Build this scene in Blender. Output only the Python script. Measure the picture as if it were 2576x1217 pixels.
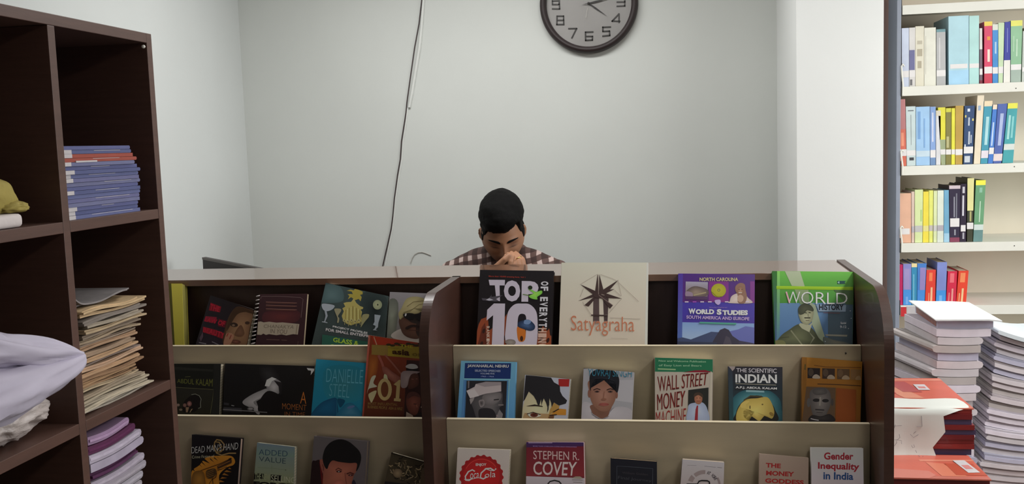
import bpy, bmesh, math, random
import numpy as np
from mathutils import Vector, Matrix, noise as mnoise
from mathutils.geometry import tessellate_polygon
random.seed(7)
for o in list(bpy.data.objects): bpy.data.objects.remove(o)
SC = bpy.context.scene
COL = SC.collection
pi = math.pi

# ------------------------------------------------------------------ camera
W, H, FPX = 2576, 1217, 2436.0
YAW, PITCH, ROLL = [math.radians(a) for a in (9.2, 5.75, 1.95)]
CO = Vector((0, 0, 1.55))
CF = Vector((-math.sin(YAW)*math.cos(PITCH), math.cos(YAW)*math.cos(PITCH), -math.sin(PITCH)))
R0 = Vector((math.cos(YAW), math.sin(YAW), 0)); U0 = R0.cross(CF)
CR = R0*math.cos(ROLL) - U0*math.sin(ROLL)
CU = R0*math.sin(ROLL) + U0*math.cos(ROLL)
cd = bpy.data.cameras.new('camera'); cam = bpy.data.objects.new('camera', cd); COL.objects.link(cam)
cd.sensor_width = 36; cd.sensor_fit = 'HORIZONTAL'; cd.lens = 36*FPX/W; cd.clip_start = .02; cd.clip_end = 60
cam.matrix_world = Matrix(((CR.x, CU.x, -CF.x, CO.x), (CR.y, CU.y, -CF.y, CO.y), (CR.z, CU.z, -CF.z, CO.z), (0, 0, 0, 1)))
SC.camera = cam

# ------------------------------------------------------------------ world, view, room lights
SC.view_settings.view_transform = 'Standard'; SC.view_settings.look = 'None'
SC.view_settings.exposure = 0.0; SC.view_settings.gamma = 1.0; SC.view_settings.use_curve_mapping = False
wd = bpy.data.worlds.new('world'); SC.world = wd; wd.use_nodes = True
wd.node_tree.nodes['Background'].inputs[0].default_value = (.75, .78, .8, 1)
wd.node_tree.nodes['Background'].inputs[1].default_value = .05
CEIL = 2.46
# (x, y, size_x, size_y, watts, colour)
LAMPS = [(-.58, 2.90, 1.15, .22, 17.0, (1, 1, .985)),
         (1.36, 2.15, .30, 1.15, 29.0, (1, 1, .975)),
         (.70, .35, .30, 1.15, 10.0, (1, .965, .915))]
def add_lamp_lights():
    for i, (x, y, sx, sy, w, c) in enumerate(LAMPS):
        ld = bpy.data.lights.new('ceiling_light_source', 'AREA'); ld.shape = 'RECTANGLE'; ld.size = sx; ld.size_y = sy
        ld.energy = w; ld.color = c
        o = bpy.data.objects.new('ceiling_light_source', ld); COL.objects.link(o); o.location = (x, y, CEIL-.035)
add_lamp_lights()
# side fill light, added with an unseen window to brighten the steel shelves
_l = bpy.data.lights.new('added_fill_light', 'AREA'); _l.shape = 'RECTANGLE'; _l.size = 1.3; _l.size_y = 1.1; _l.energy = 46; _l.color = (.97, .99, 1)
_o = bpy.data.objects.new('added_fill_light', _l); COL.objects.link(_o); _o.location = (3.15, 2.3, 1.55); _o.rotation_euler = (0, math.radians(90), 0)

# ------------------------------------------------------------------ pixel -> point on a real plane
def ray(px, py): return (CR*(px-W/2) - CU*(py-H/2))/FPX + CF
def hit(px, py, ax, v):
    d = ray(px, py); return CO + d*((v-CO[ax])/d[ax])
def hitp(px, py, p0, n):
    d = ray(px, py); return CO + d*((p0-CO).dot(n)/d.dot(n))

# ------------------------------------------------------------------ materials
def lin1(c): c = c/255.0; return c/12.92 if c <= .04045 else ((c+.055)/1.055)**2.4
def lin(c): return (lin1(c[0]), lin1(c[1]), lin1(c[2]), 1)
def to_s(l): return 255*(l*12.92 if l <= .0031308 else 1.055*l**(1/2.4)-.055)
def gain(c, g): return tuple(round(to_s(min(.82, lin1(v)*g))) for v in c)
def newmat(name):
    m = bpy.data.materials.new(name); m.use_nodes = True
    nt = m.node_tree; b = nt.nodes['Principled BSDF']; return m, nt, b
def mat(name, c, rough=.5, var=.06, scale=18, bump=.05, bscale=120, metal=0, coat=0, spec=.5, stretch=None):
    m, nt, b = newmat(name); N = nt.nodes; L = nt.links
    tc = N.new('ShaderNodeTexCoord'); mp = N.new('ShaderNodeMapping'); L.new(tc.outputs['Object'], mp.inputs[0])
    if stretch: mp.inputs['Scale'].default_value = stretch
    n1 = N.new('ShaderNodeTexNoise'); n1.inputs['Scale'].default_value = scale; n1.inputs['Detail'].default_value = 4; L.new(mp.outputs[0], n1.inputs[0])
    cr = N.new('ShaderNodeValToRGB'); L.new(n1.outputs[0], cr.inputs[0])
    l = lin(c)
    cr.color_ramp.elements[0].position = .3; cr.color_ramp.elements[1].position = .7
    cr.color_ramp.elements[0].color = (l[0]*(1-var), l[1]*(1-var), l[2]*(1-var), 1)
    cr.color_ramp.elements[1].color = (min(1, l[0]*(1+var)), min(1, l[1]*(1+var)), min(1, l[2]*(1+var)), 1)
    L.new(cr.outputs[0], b.inputs['Base Color'])
    if bump:
        n2 = N.new('ShaderNodeTexNoise'); n2.inputs['Scale'].default_value = bscale; L.new(mp.outputs[0], n2.inputs[0])
        bp = N.new('ShaderNodeBump'); bp.inputs['Strength'].default_value = bump; bp.inputs['Distance'].default_value = .002
        L.new(n2.outputs[0], bp.inputs['Height']); L.new(bp.outputs[0], b.inputs['Normal'])
    b.inputs['Roughness'].default_value = rough; b.inputs['Metallic'].default_value = metal
    b.inputs['Coat Weight'].default_value = coat; b.inputs['Specular IOR Level'].default_value = spec
    return m
_cm = {}
def cmat(c, rough=.5, kind='board', **k):
    key = (tuple(c), rough, kind)
    if key not in _cm: _cm[key] = mat(kind, c, rough, **k)
    return _cm[key]
def attr_mat(name, rough=.4, coat=.0, spec=.5):
    m, nt, b = newmat(name); N = nt.nodes; L = nt.links
    a = N.new('ShaderNodeAttribute'); a.attribute_name = 'Col'
    n1 = N.new('ShaderNodeTexNoise'); n1.inputs['Scale'].default_value = 260
    mx = N.new('ShaderNodeMix'); mx.data_type = 'RGBA'; mx.blend_type = 'MULTIPLY'; mx.inputs[0].default_value = .12
    L.new(a.outputs['Color'], mx.inputs[6]); L.new(n1.outputs[1], mx.inputs[7]); L.new(mx.outputs[2], b.inputs['Base Color'])
    b.inputs['Roughness'].default_value = rough; b.inputs['Coat Weight'].default_value = coat; b.inputs['Specular IOR Level'].default_value = spec
    return m
M_print = attr_mat('cover_print', .5, .0, .25)
M_gloss = attr_mat('glossy_cover_print', .32, .05, .4)
M_skin = attr_mat('skin', .5, 0, .35)
M_wall = mat('painted_wall', (206, 209, 205), .75, .02, 3, .08, 90)
M_walll = mat('painted_side_wall', (196, 199, 197), .75, .02, 3, .08, 90)
M_col = mat('painted_column', (224, 226, 224), .75, .02, 3, .08, 90)
M_ceil = mat('ceiling_paint', (215, 213, 208), .9, .03, 5, .1, 60)
M_floor = mat('floor_tile', (120, 110, 100), .4, .1, 6, .05, 40)
M_dark = mat('dark_walnut_laminate', (62, 38, 30), .36, .12, 9, .06, 60, stretch=(1, 1, 14), coat=.12)
M_dark2 = mat('dark_brown_board', (46, 25, 19), .55, .12, 9, .06, 60, stretch=(14, 1, 1))
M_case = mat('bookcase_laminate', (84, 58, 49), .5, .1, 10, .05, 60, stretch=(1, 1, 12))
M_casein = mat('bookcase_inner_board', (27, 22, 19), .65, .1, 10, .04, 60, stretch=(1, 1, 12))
M_beige = mat('beige_laminate', (184, 170, 145), .38, .05, 7, .03, 80, stretch=(1, 1, 6))
M_edge = mat('beige_edge_band', (205, 192, 165), .45, .04, 12, 0)
M_top = mat('countertop_laminate', (118, 88, 72), .13, .05, 6, .01, 60, coat=.6)
M_white = mat('white_steel', (226, 224, 214), .4, .03, 8, .02, 90)
M_rackback = mat('putty_steel', (232, 222, 202), .6, .03, 5, .02, 90)
M_slate = mat('slate_steel', (138, 144, 158), .45, .05, 8, .03, 90)
M_rackbrown = mat('brown_rack_edge', (176, 140, 130), .5, .05, 8, .03, 90)
M_black = mat('black_plastic', (30, 29, 30), .35, .05, 20, .03)
M_table = mat('wood_desk', (110, 78, 55), .45, .14, 7, .05, 60, stretch=(1, 12, 12))
def page_mat(name, c, freq=900):
    m, nt, b = newmat(name); N = nt.nodes; L = nt.links
    tc = N.new('ShaderNodeTexCoord'); w = N.new('ShaderNodeTexWave'); w.inputs['Scale'].default_value = freq/20; w.inputs['Distortion'].default_value = 1.5
    w.bands_direction = 'Z'; L.new(tc.outputs['Object'], w.inputs[0])
    cr = N.new('ShaderNodeValToRGB'); L.new(w.outputs[1], cr.inputs[0]); l = lin(c)
    cr.color_ramp.elements[0].color = (l[0]*.72, l[1]*.7, l[2]*.7, 1); cr.color_ramp.elements[1].color = l
    L.new(cr.outputs[0], b.inputs['Base Color']); b.inputs['Roughness'].default_value = .8
    return m
M_pages = page_mat('page_edges', (214, 203, 178)); M_pagesw = page_mat('white_page_edges', (222, 216, 216))

# ------------------------------------------------------------------ object helpers
def tag(o, label=None, cat=None, group=None, kind=None):
    if label: o['label'] = label
    if cat: o['category'] = cat
    if group: o['group'] = group
    if kind: o['kind'] = kind
    return o
def empty(name, loc, label, cat, group=None):
    o = bpy.data.objects.new(name, None); o.empty_display_size = .05; COL.objects.link(o); o.location = loc
    return tag(o, label, cat, group)
def link(name, me, parent=None, m=None):
    if m is not None:
        for x in (m if isinstance(m, (list, tuple)) else [m]): me.materials.append(x)
    o = bpy.data.objects.new(name, me); COL.objects.link(o)
    if parent is not None:
        o.parent = parent; o.matrix_parent_inverse = Matrix.Translation(-parent.location)
    return o
class MB:
    def __init__(s): s.v = []; s.f = []; s.c = []; s.mi = []
    def add(s, vs, fs, col=None, mi=0):
        b = len(s.v); s.v += [tuple(p) for p in vs]; s.f += [tuple(i+b for i in f) for f in fs]; s.mi += [mi]*len(fs)
        if col is not None:
            s.c += (list(col) if isinstance(col, list) else [col]*len(vs))
        return s
    def box(s, a, b, M=None, mi=0):
        x0, y0, z0 = a; x1, y1, z1 = b
        vs = [Vector(p) for p in ((x0, y0, z0), (x1, y0, z0), (x1, y1, z0), (x0, y1, z0), (x0, y0, z1), (x1, y0, z1), (x1, y1, z1), (x0, y1, z1))]
        if M is not None: vs = [M @ p for p in vs]
        return s.add(vs, [(0, 3, 2, 1), (4, 5, 6, 7), (0, 1, 5, 4), (1, 2, 6, 5), (2, 3, 7, 6), (3, 0, 4, 7)], mi=mi)
    def hexa(s, q, r, mi=0):
        # q four points of one face, r the four matching points of the opposite face
        return s.add(list(q)+list(r), [(0, 1, 2, 3), (7, 6, 5, 4), (1, 0, 4, 5), (2, 1, 5, 6), (3, 2, 6, 7), (0, 3, 7, 4)], mi=mi)
    def prism(s, pts, off, mi=0):
        n = len(pts); off = Vector(off); P = [Vector(p) for p in pts]
        tri = tessellate_polygon([P])
        vs = P+[p+off for p in P]
        fs = [tuple(t) for t in tri]+[tuple(i+n for i in reversed(t)) for t in tri]+[(i, (i+1) % n, n+(i+1) % n, n+i) for i in range(n)]
        return s.add(vs, fs, mi=mi)
    def tube(s, pts, rad, seg=10, cap=True):
        P = [Vector(p) for p in pts]; n = len(P); rr = rad if isinstance(rad, (list, tuple)) else [rad]*n
        if cap:   # rounded ends
            d0 = (P[0]-P[1]).normalized(); d1 = (P[-1]-P[-2]).normalized()
            a = [(P[0]+d0*rr[0]*math.sin(t), rr[0]*math.cos(t)) for t in (1.45, 1.0, .5)]
            b = [(P[-1]+d1*rr[-1]*math.sin(t), rr[-1]*math.cos(t)) for t in (.5, 1.0, 1.45)]
            P = [q[0] for q in a]+P+[q[0] for q in b]; rr = [q[1] for q in a]+list(rr)+[q[1] for q in b]; n = len(P)
        vs = []; up = None
        for i in range(n):
            t = (P[min(i+1, n-1)]-P[max(i-1, 0)]).normalized()
            if up is None: up = t.orthogonal().normalized()
            up = (up-t*up.dot(t)).normalized(); sd = t.cross(up)
            for k in range(seg):
                a = 2*pi*k/seg; vs.append(P[i]+(up*math.cos(a)+sd*math.sin(a))*rr[i])
        fs = [(i*seg+k, i*seg+(k+1) % seg, (i+1)*seg+(k+1) % seg, (i+1)*seg+k) for i in range(n-1) for k in range(seg)]
        fs += [tuple(reversed(range(seg))), tuple((n-1)*seg+k for k in range(seg))]
        return s.add(vs, fs)
    def build(s, name, m, parent=None, bevel=0, smooth=False, seg=2):
        me = bpy.data.meshes.new(name); me.from_pydata(s.v, [], s.f)
        if s.c and len(s.c) == len(s.v):
            a = me.color_attributes.new('Col', 'FLOAT_COLOR', 'POINT')
            a.data.foreach_set('color', np.array(s.c, dtype=np.float32).ravel())
        if any(s.mi): me.polygons.foreach_set('material_index', s.mi)
        bm = bmesh.new(); bm.from_mesh(me)
        if not s.c: bmesh.ops.recalc_face_normals(bm, faces=bm.faces)
        if bevel: bmesh.ops.bevel(bm, geom=list(bm.edges), offset=bevel, segments=seg, profile=.6, affect='EDGES', clamp_overlap=True)
        bm.to_mesh(me); bm.free()
        if smooth: me.polygons.foreach_set('use_smooth', [True]*len(me.polygons))
        me.update()
        return link(name, me, parent, m)
def box(name, a, b, m, parent=None, bevel=.0015): return MB().box(a, b).build(name, m, parent, bevel)
def struct(name, a, b, m):
    o = box(name, a, b, m, None, 0); o['kind'] = 'structure'; return o

ORD = ['first', 'second', 'third', 'fourth', 'fifth', 'sixth', 'seventh', 'eighth', 'ninth', 'tenth', 'eleventh', 'twelfth', 'thirteenth', 'fourteenth', 'fifteenth', 'sixteenth', 'seventeenth', 'eighteenth', 'nineteenth', 'twentieth', 'twenty-first', 'twenty-second', 'twenty-third', 'twenty-fourth', 'twenty-fifth', 'twenty-sixth', 'twenty-seventh', 'twenty-eighth', 'twenty-ninth', 'thirtieth']

# ------------------------------------------------------------------ room shell
XR = .475                      # inner face of the rack's right side panel
struct('floor', (-1.9, -3.2, -.06), (3.4, 4.6, 0), M_floor)
struct('ceiling', (-1.9, -3.2, CEIL), (3.4, 4.6, CEIL+.06), M_ceil)
struct('wall_back', (-1.9, 3.75, 0), (.45, 3.95, CEIL), M_wall)
struct('wall_left', (-1.9, -3.2, 0), (-1.69, 3.75, CEIL), M_walll)
struct('column', (.41, 3.2, 0), (.672, 3.95, CEIL), M_col)
struct('wall_recess', (.45, 4.16, 0), (3.4, 4.3, CEIL), M_wall)
struct('wall_right', (3.2, -3.2, 0), (3.4, 4.16, CEIL), M_wall)
_w = struct('added_fill_window', (3.17, 1.62, .97), (3.2, 1.66, 2.13), M_white)  # unseen window, added to go with the side fill light
for a_, b_ in (((3.17, 2.94, .97), (3.2, 2.98, 2.13)), ((3.17, 1.66, .97), (3.2, 2.94, 1.01)), ((3.17, 1.66, 2.09), (3.2, 2.94, 2.13)), ((3.17, 2.28, 1.01), (3.2, 2.32, 2.09))): box('added_window_frame', a_, b_, M_white, _w, 0)
m_glow_pane, _nt, _b = newmat('added_glowing_pane'); _b.inputs['Emission Color'].default_value = (.95, .98, 1, 1); _b.inputs['Emission Strength'].default_value = 2.0  # glow of the added pane
box('added_window_pane', (3.19, 1.66, 1.01), (3.199, 2.94, 2.09), m_glow_pane, _w, 0)
struct('wall_front', (-1.9, -3.4, 0), (3.4, -3.2, CEIL), M_wall)
struct('baseboard_back', (-1.69, 3.735, 0), (.41, 3.75, .1), M_dark)

m_em, nt, b = newmat('lamp_diffuser'); b.inputs['Emission Color'].default_value = (1, .98, .95, 1); b.inputs['Emission Strength'].default_value = 1.6
LL = ['ceiling light above the desk behind the counter', 'ceiling light near the white steel shelves', 'ceiling light in front of the display rack']
for (x, y, sx, sy, w, c), lb in zip(LAMPS, LL):
    r = empty('ceiling_light', (x, y, CEIL), 'flat white rectangular '+lb, 'lamp', 'flat ceiling lights')
    fr = MB(); t = .02
    for a, bb in (((-sx/2-t, -sy/2-t), (sx/2+t, -sy/2)), ((-sx/2-t, sy/2), (sx/2+t, sy/2+t)), ((-sx/2-t, -sy/2), (-sx/2, sy/2)), ((sx/2, -sy/2), (sx/2+t, sy/2))):
        fr.box((x+a[0], y+a[1], CEIL-.03), (x+bb[0], y+bb[1], CEIL))
    fr.build('frame', M_white, r)
    box('diffuser', (x-sx/2, y-sy/2, CEIL-.028), (x+sx/2, y+sy/2, CEIL-.02), m_em, r, 0)

# ------------------------------------------------------------------ counter with display rack
TOPZ = 1.187; XL = -1.645; DV = -.600; DT = .024
LIPS = [(2.500, 1.0165), (2.390, .8475), (2.280, .672)]
rack = empty('display_rack', (-.57, 2.6, 0), 'dark brown display rack with beige ledges built on the front of the counter', 'rack')
def side_profile(x, y0=2.24, yb=2.86):
    P = [(x, yb, 0), (x, y0, 0), (x, y0, 1.02)]
    r = .135
    for k in range(0, 25):      # one big rounded shoulder up to the flat top
        a = k/24*pi/2
        P.append((x, y0+r*(1-math.cos(a)), 1.05+(TOPZ+.004-1.05)*math.sin(a)))
    P += [(x, yb, TOPZ+.004)]
    return P
def side_panel(x0, x1, yb=2.86):
    MB().prism(side_profile(x0, yb=yb), (x1-x0, 0, 0)).build('side_panel', M_dark, rack, .0012)
side_panel(XR, XR+.022); side_panel(XL-.022, XL)
# middle divider stops under the worktop
P = [p for p in side_profile(DV)]
P = [(p[0], min(p[1], 2.643), min(p[2], TOPZ)) for p in P]
MB().prism(P, (DT, 0, 0)).build('divider_panel', M_dark, rack, .0012)
box('back_panel', (XL, 2.645, .0), (XR, 2.66, TOPZ-.018), M_dark2, rack, 0)
for bx0, bx1 in ((XL, DV), (DV+DT, XR)):
    for i, (y, z) in enumerate(LIPS):
        zb = .60-.16*0 if i == 0 else .05
        zb = [.76, .59, .02][i]
        box('ledge_panel', (bx0+.0005, y, zb), (bx1-.0005, y+.013, z), M_beige, rack, .0006)
        box('edge_band', (bx0+.001, y-.0006, z-.0005), (bx1-.001, y+.0136, z+.0012), M_edge, rack, 0)
        yb = 2.645 if i == 0 else LIPS[i-1][0]
        box('shelf_board', (bx0+.0005, y+.013, [.905, .735, .565][i]), (bx1-.0005, yb, [.92, .75, .58][i]), M_dark2, rack, 0)
SHZ = [.92, .75, .58]
scr = MB().tube([(.437, 2.4975, .9985), (.437, 2.5005, .9985)], .0022, 8)   # small screw in the top right ledge
scr.build('screw', M_black, rack)
wt = box('countertop', (XL-.02, 2.625, TOPZ-.018), (XR-.0005, 2.885, TOPZ), M_top, None, .0008)
tag(wt, 'glossy pinkish grey worktop running along the top of the counter', 'counter')
box('rear_board', (XL, 2.845, 0), (XR, 2.86, TOPZ-.0185), M_dark2, rack)
lab = MB().box((-1.3355, 2.3886, .733), (-1.3315, 2.3899, .781)).build('price_strip', M_white, rack)

# ------------------------------------------------------------------ printed covers
def cr_spline(pts, n=6):
    out = []; m = len(pts)
    for i in range(m):
        p0, p1, p2, p3 = [np.array(pts[(i+k) % m], float) for k in (-1, 0, 1, 2)]
        for j in range(n):
            t = j/n; out.append(tuple(.5*((2*p1)+(-p0+p2)*t+(2*p0-5*p1+4*p2-p3)*t*t+(-p0+3*p1-3*p2+p3)*t**3)))
    return out
_tc = {}
def text_geo(s, bold=0.0):
    key = (s, bold)
    if key in _tc: return _tc[key]
    cu = bpy.data.curves.new('t', 'FONT'); cu.body = s; cu.resolution_u = 3; cu.offset = bold; cu.fill_mode = 'FRONT' if False else 'BOTH'
    o = bpy.data.objects.new('t', cu); COL.objects.link(o)
    dg = bpy.context.evaluated_depsgraph_get(); me = bpy.data.meshes.new_from_object(o.evaluated_get(dg))
    V = np.array([v.co[:2] for v in me.vertices]) if len(me.vertices) else np.zeros((0, 2)); F = [tuple(p.vertices) for p in me.polygons]
    bpy.data.objects.remove(o); bpy.data.curves.remove(cu); bpy.data.meshes.remove(me)
    if len(V):
        lo = V.min(0); hi = V.max(0); V = (V-lo)/np.maximum(hi-lo, 1e-6)
    _tc[key] = (V, F); return _tc[key]
class Art:
    """flat printing on a plane; coordinates are read off one crop of the photograph (x0, y0, scale)"""
    def __init__(s, p0, n, z=(0, 0, 1.0), lift=.0004, g=1.0):
        s.clip = None; s.g = g; s.p0 = p0; s.n = n; s.z = z; s.k = 0; s.lift = lift; s.pic = MB(); s.txt = MB(); s.words = []
    def L(s, c): return lin(gain(c, s.g))
    def P(s, x, y):
        if s.clip: x, y = s.clamp(x, y)
        return hitp(s.z[0]+x/s.z[2], s.z[1]+y/s.z[2], s.p0, s.n)+s.n*(s.lift+.00006*s.k)
    def clamp(s, x, y):
        for (ax, ay), (bx, by) in s.clip:           # keep the print on the cover: push back over each edge
            dx, dy = bx-ax, by-ay; L = math.hypot(dx, dy); nx, ny = -dy/L, dx/L; d = (x-ax)*nx+(y-ay)*ny
            if d < 0: x -= nx*d; y -= ny*d
        return x, y
    def poly(s, pts, c, cols=None, mb=None):
        s.k += 1; V = [s.P(*p) for p in pts]
        tri = tessellate_polygon([[Vector((p[0], p[1], 0)) for p in pts]])
        cc = [s.L(q) for q in cols] if cols else s.L(c)
        (mb or s.pic).add(V, [tuple(t) for t in tri], cc if isinstance(cc, list) else [cc]*len(V)); return s
    def blob(s, pts, c, c2=None, n=5):
        """smooth closed outline, colour c; c2 = colour of its middle"""
        q = cr_spline(pts, n)
        if c2 is None: return s.poly(q, c)
        s.k += 1; cx = sum(p[0] for p in q)/len(q); cy = sum(p[1] for p in q)/len(q); m = len(q)
        V = [s.P(*p) for p in q]; C = [s.L(c)]*m
        rings = 3
        for r in range(1, rings+1):
            t = r/(rings+.6)
            V += [s.P(p[0]+(cx-p[0])*t, p[1]+(cy-p[1])*t) for p in q]; w = min(1, t*1.15)
            C += [s.L(tuple(c[i]+(c2[i]-c[i])*w for i in range(3)))]*m
        V.append(s.P(cx, cy)); C.append(s.L(c2)); F = []
        for r in range(rings): F += [(r*m+i, r*m+(i+1) % m, (r+1)*m+(i+1) % m, (r+1)*m+i) for i in range(m)]
        F += [(rings*m+i, rings*m+(i+1) % m, len(V)-1) for i in range(m)]
        s.pic.add(V, F, C); return s
    def ell(s, cx, cy, rx, ry, c, c2=None, rot=0, n=26):
        a = math.radians(rot); q = []
        for i in range(n):
            t = 2*pi*i/n; x = rx*math.cos(t); y = ry*math.sin(t)
            q.append((cx+x*math.cos(a)-y*math.sin(a), cy+x*math.sin(a)+y*math.cos(a)))
        return s.blob(q, c, c2, n=1)
    def rect(s, x0, y0, x1, y1, c, c2=None):
        return s.quad([(x0, y0), (x1, y0), (x1, y1), (x0, y1)], c, c2)
    def quad(s, q, c, c2=None, c3=None):
        """vertical blend c (top) -> c2 (bottom)"""
        if c2 is None: return s.poly(q, c)
        s.k += 1; n = 6; V = []; C = []; F = []
        for i in range(n+1):
            t = i/n
            for a, b in ((q[0], q[3]), (q[1], q[2])): V.append(s.P(a[0]+(b[0]-a[0])*t, a[1]+(b[1]-a[1])*t))
            C += [s.L(tuple(c[j]+(c2[j]-c[j])*t for j in range(3)))]*2
        for i in range(n): F.append((2*i, 2*i+1, 2*i+3, 2*i+2))
        s.pic.add(V, F, C); return s
    def line(s, pts, w, c, closed=False, txt=False):
        s.k += 1; P = [np.array(p, float) for p in pts]; n = len(P); L = []; R = []
        for i in range(n):
            a = P[(i-1) % n] if (i > 0 or closed) else P[i]; b = P[(i+1) % n] if (i < n-1 or closed) else P[i]
            d = b-a; d = d/(np.linalg.norm(d)+1e-9); nn = np.array([-d[1], d[0]])*w/2
            L.append(P[i]+nn); R.append(P[i]-nn)
        V = [s.P(*p) for p in L]+[s.P(*p) for p in R]
        F = [(i, (i+1) % n, n+(i+1) % n, n+i) for i in range(n if closed else n-1)]
        (s.txt if txt else s.pic).add(V, F, [s.L(c)]*len(V)); return s
    def text(s, t, q, c, bold=0.0):
        """q: corners tl, tr, br, bl or (x0, y0, x1, y1) with an optional right-end y shift"""
        if len(q) == 4 and not isinstance(q[0], tuple): x0, y0, x1, y1 = q; q = [(x0, y0), (x1, y0), (x1, y1), (x0, y1)]
        V, F = text_geo(t, bold); s.k += 1; out = []
        for u, v in V:
            a = np.array(q[3])*(1-u)+np.array(q[2])*u; b = np.array(q[0])*(1-u)+np.array(q[1])*u
            p = a*(1-v)+b*v; out.append(s.P(p[0], p[1]))
        if len(t) > 1: w = MB(); w.add(out, F, [s.L(c)]*len(out)); s.words.append(w)
        else: s.txt.add(out, F, [s.L(c)]*len(out))
        return s
    def done(s, parent, m=None, pn='cover_picture', tn='title_lettering'):
        if s.pic.v: s.pic.build(pn, m or M_print, parent)
        if s.txt.v: s.txt.build(tn, M_print, parent)
        for w in s.words: w.build(tn, M_print, parent)

TIER = [(2.522, .92, .33), (2.412, .75, .27), (2.302, .58, .25)]
def book(label, tier, corners, thick, cover, art=None, z=(0, 0, 1), m=None, hard=False, tan=None, y0=None, ext=True, pagec=None, spine=None, group='books standing face out on the display rack', g=1.0, pages=True):
    cover = gain(cover, g); spine = gain(spine, g) if spine else None; pagec = gain(pagec, g) if pagec else None
    """corners tl, tr, br, bl of the front cover as seen; the hidden foot is carried down to the ledge"""
    yb, zb, tn = TIER[tier]; tn = tan if tan is not None else tn; yb = y0 if y0 is not None else yb
    n = Vector((0, -1, tn)).normalized(); p0 = Vector((0, yb, zb))
    T = lambda p: (z[0]+p[0]/z[2], z[1]+p[1]/z[2])
    q = [hitp(*T(c), p0, n) for c in corners]; tl, tr, br, bl = q
    dl = (bl-tl).normalized(); dr = (br-tr).normalized()
    if ext:
        Lx = min((bl.z-zb-.001)/max(.2, -dl.z), (br.z-zb-.001)/max(.2, -dr.z)); Lx = max(0, Lx)
        bl = bl+dl*Lx; br = br+dr*Lx
    q = [tl, tr, br, bl]
    root = empty('book', ((bl+br)/2), label, 'book', group)
    ct = .0022 if hard else .0008
    u = ((tr-tl)+(br-bl)).normalized(); w = ((tl-bl)+(tr-br)).normalized(); back = -n
    cm = cmat(cover, .45, 'book_cover'); sm = cmat(spine, .45, 'book_spine') if spine else cm
    b = MB(); b.hexa(q, [p+back*ct for p in q]); b.hexa([p+back*(thick-ct) for p in q], [p+back*thick for p in q])
    b.build('cover', cm, root)
    ql = [tl-u*.0002, tl+u*ct, bl+u*ct, bl-u*.0002]
    MB().hexa([p+back*.0001 for p in ql], [p+back*(thick-.0001) for p in ql]).build('spine', sm, root)
    ins = .003 if hard else .0008
    pq = [tl+u*(ct+.0002)-w*ins, tr-u*ins-w*ins, br-u*ins+w*ins, bl+u*(ct+.0002)+w*ins]
    if pages:
        MB().hexa([p+back*(ct+.0001) for p in pq], [p+back*(thick-ct-.0001) for p in pq]).build('pages', cmat(pagec, .8, 'paper') if pagec else M_pages, root)
    if art:
        a = Art(p0, n, z, g=g)
        c_ = corners; a.clip = [(c_[0], c_[1]), (c_[1], c_[2]), (c_[3], c_[0])]; art(a); a.done(root, m)
    return root

# ------------------------------------------------------------------ the books on the rack
ZC = (1120, 640, 4.681); ZD = (1640, 640, 4.293); ZE = (1120, 870, 3.508); ZF = (1620, 870, 3.507)
ZG = (440, 1070, 8.05); ZH = (760, 1070, 7.576); ZI = (1500, 1110, 7.156)
ZJ = (480, 720, 7.606); ZK = (780, 700, 6.761); ZL = (770, 840, 5.533); ZM = (430, 900, 8.111)
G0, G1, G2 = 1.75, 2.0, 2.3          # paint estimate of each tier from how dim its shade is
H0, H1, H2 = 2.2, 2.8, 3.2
WHT = (190, 184, 178)

def a_yellow(a): a.quad([(410, 713), (431, 713), (440, 870), (417, 870)], (66, 62, 18), (50, 46, 14)); a.quad([(431, 713), (458, 714), (463, 870), (440, 870)], (158, 148, 58), (128, 120, 44))  # left strip painted dark olive as shadow on the yellow cover
book('thick yellow book at the far left of the top ledge', 0, [(412, 713), (458, 713), (463, 866), (417, 866)], .03, (150, 140, 50), a_yellow, g=H0, pagec=(84, 78, 30))

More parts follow.
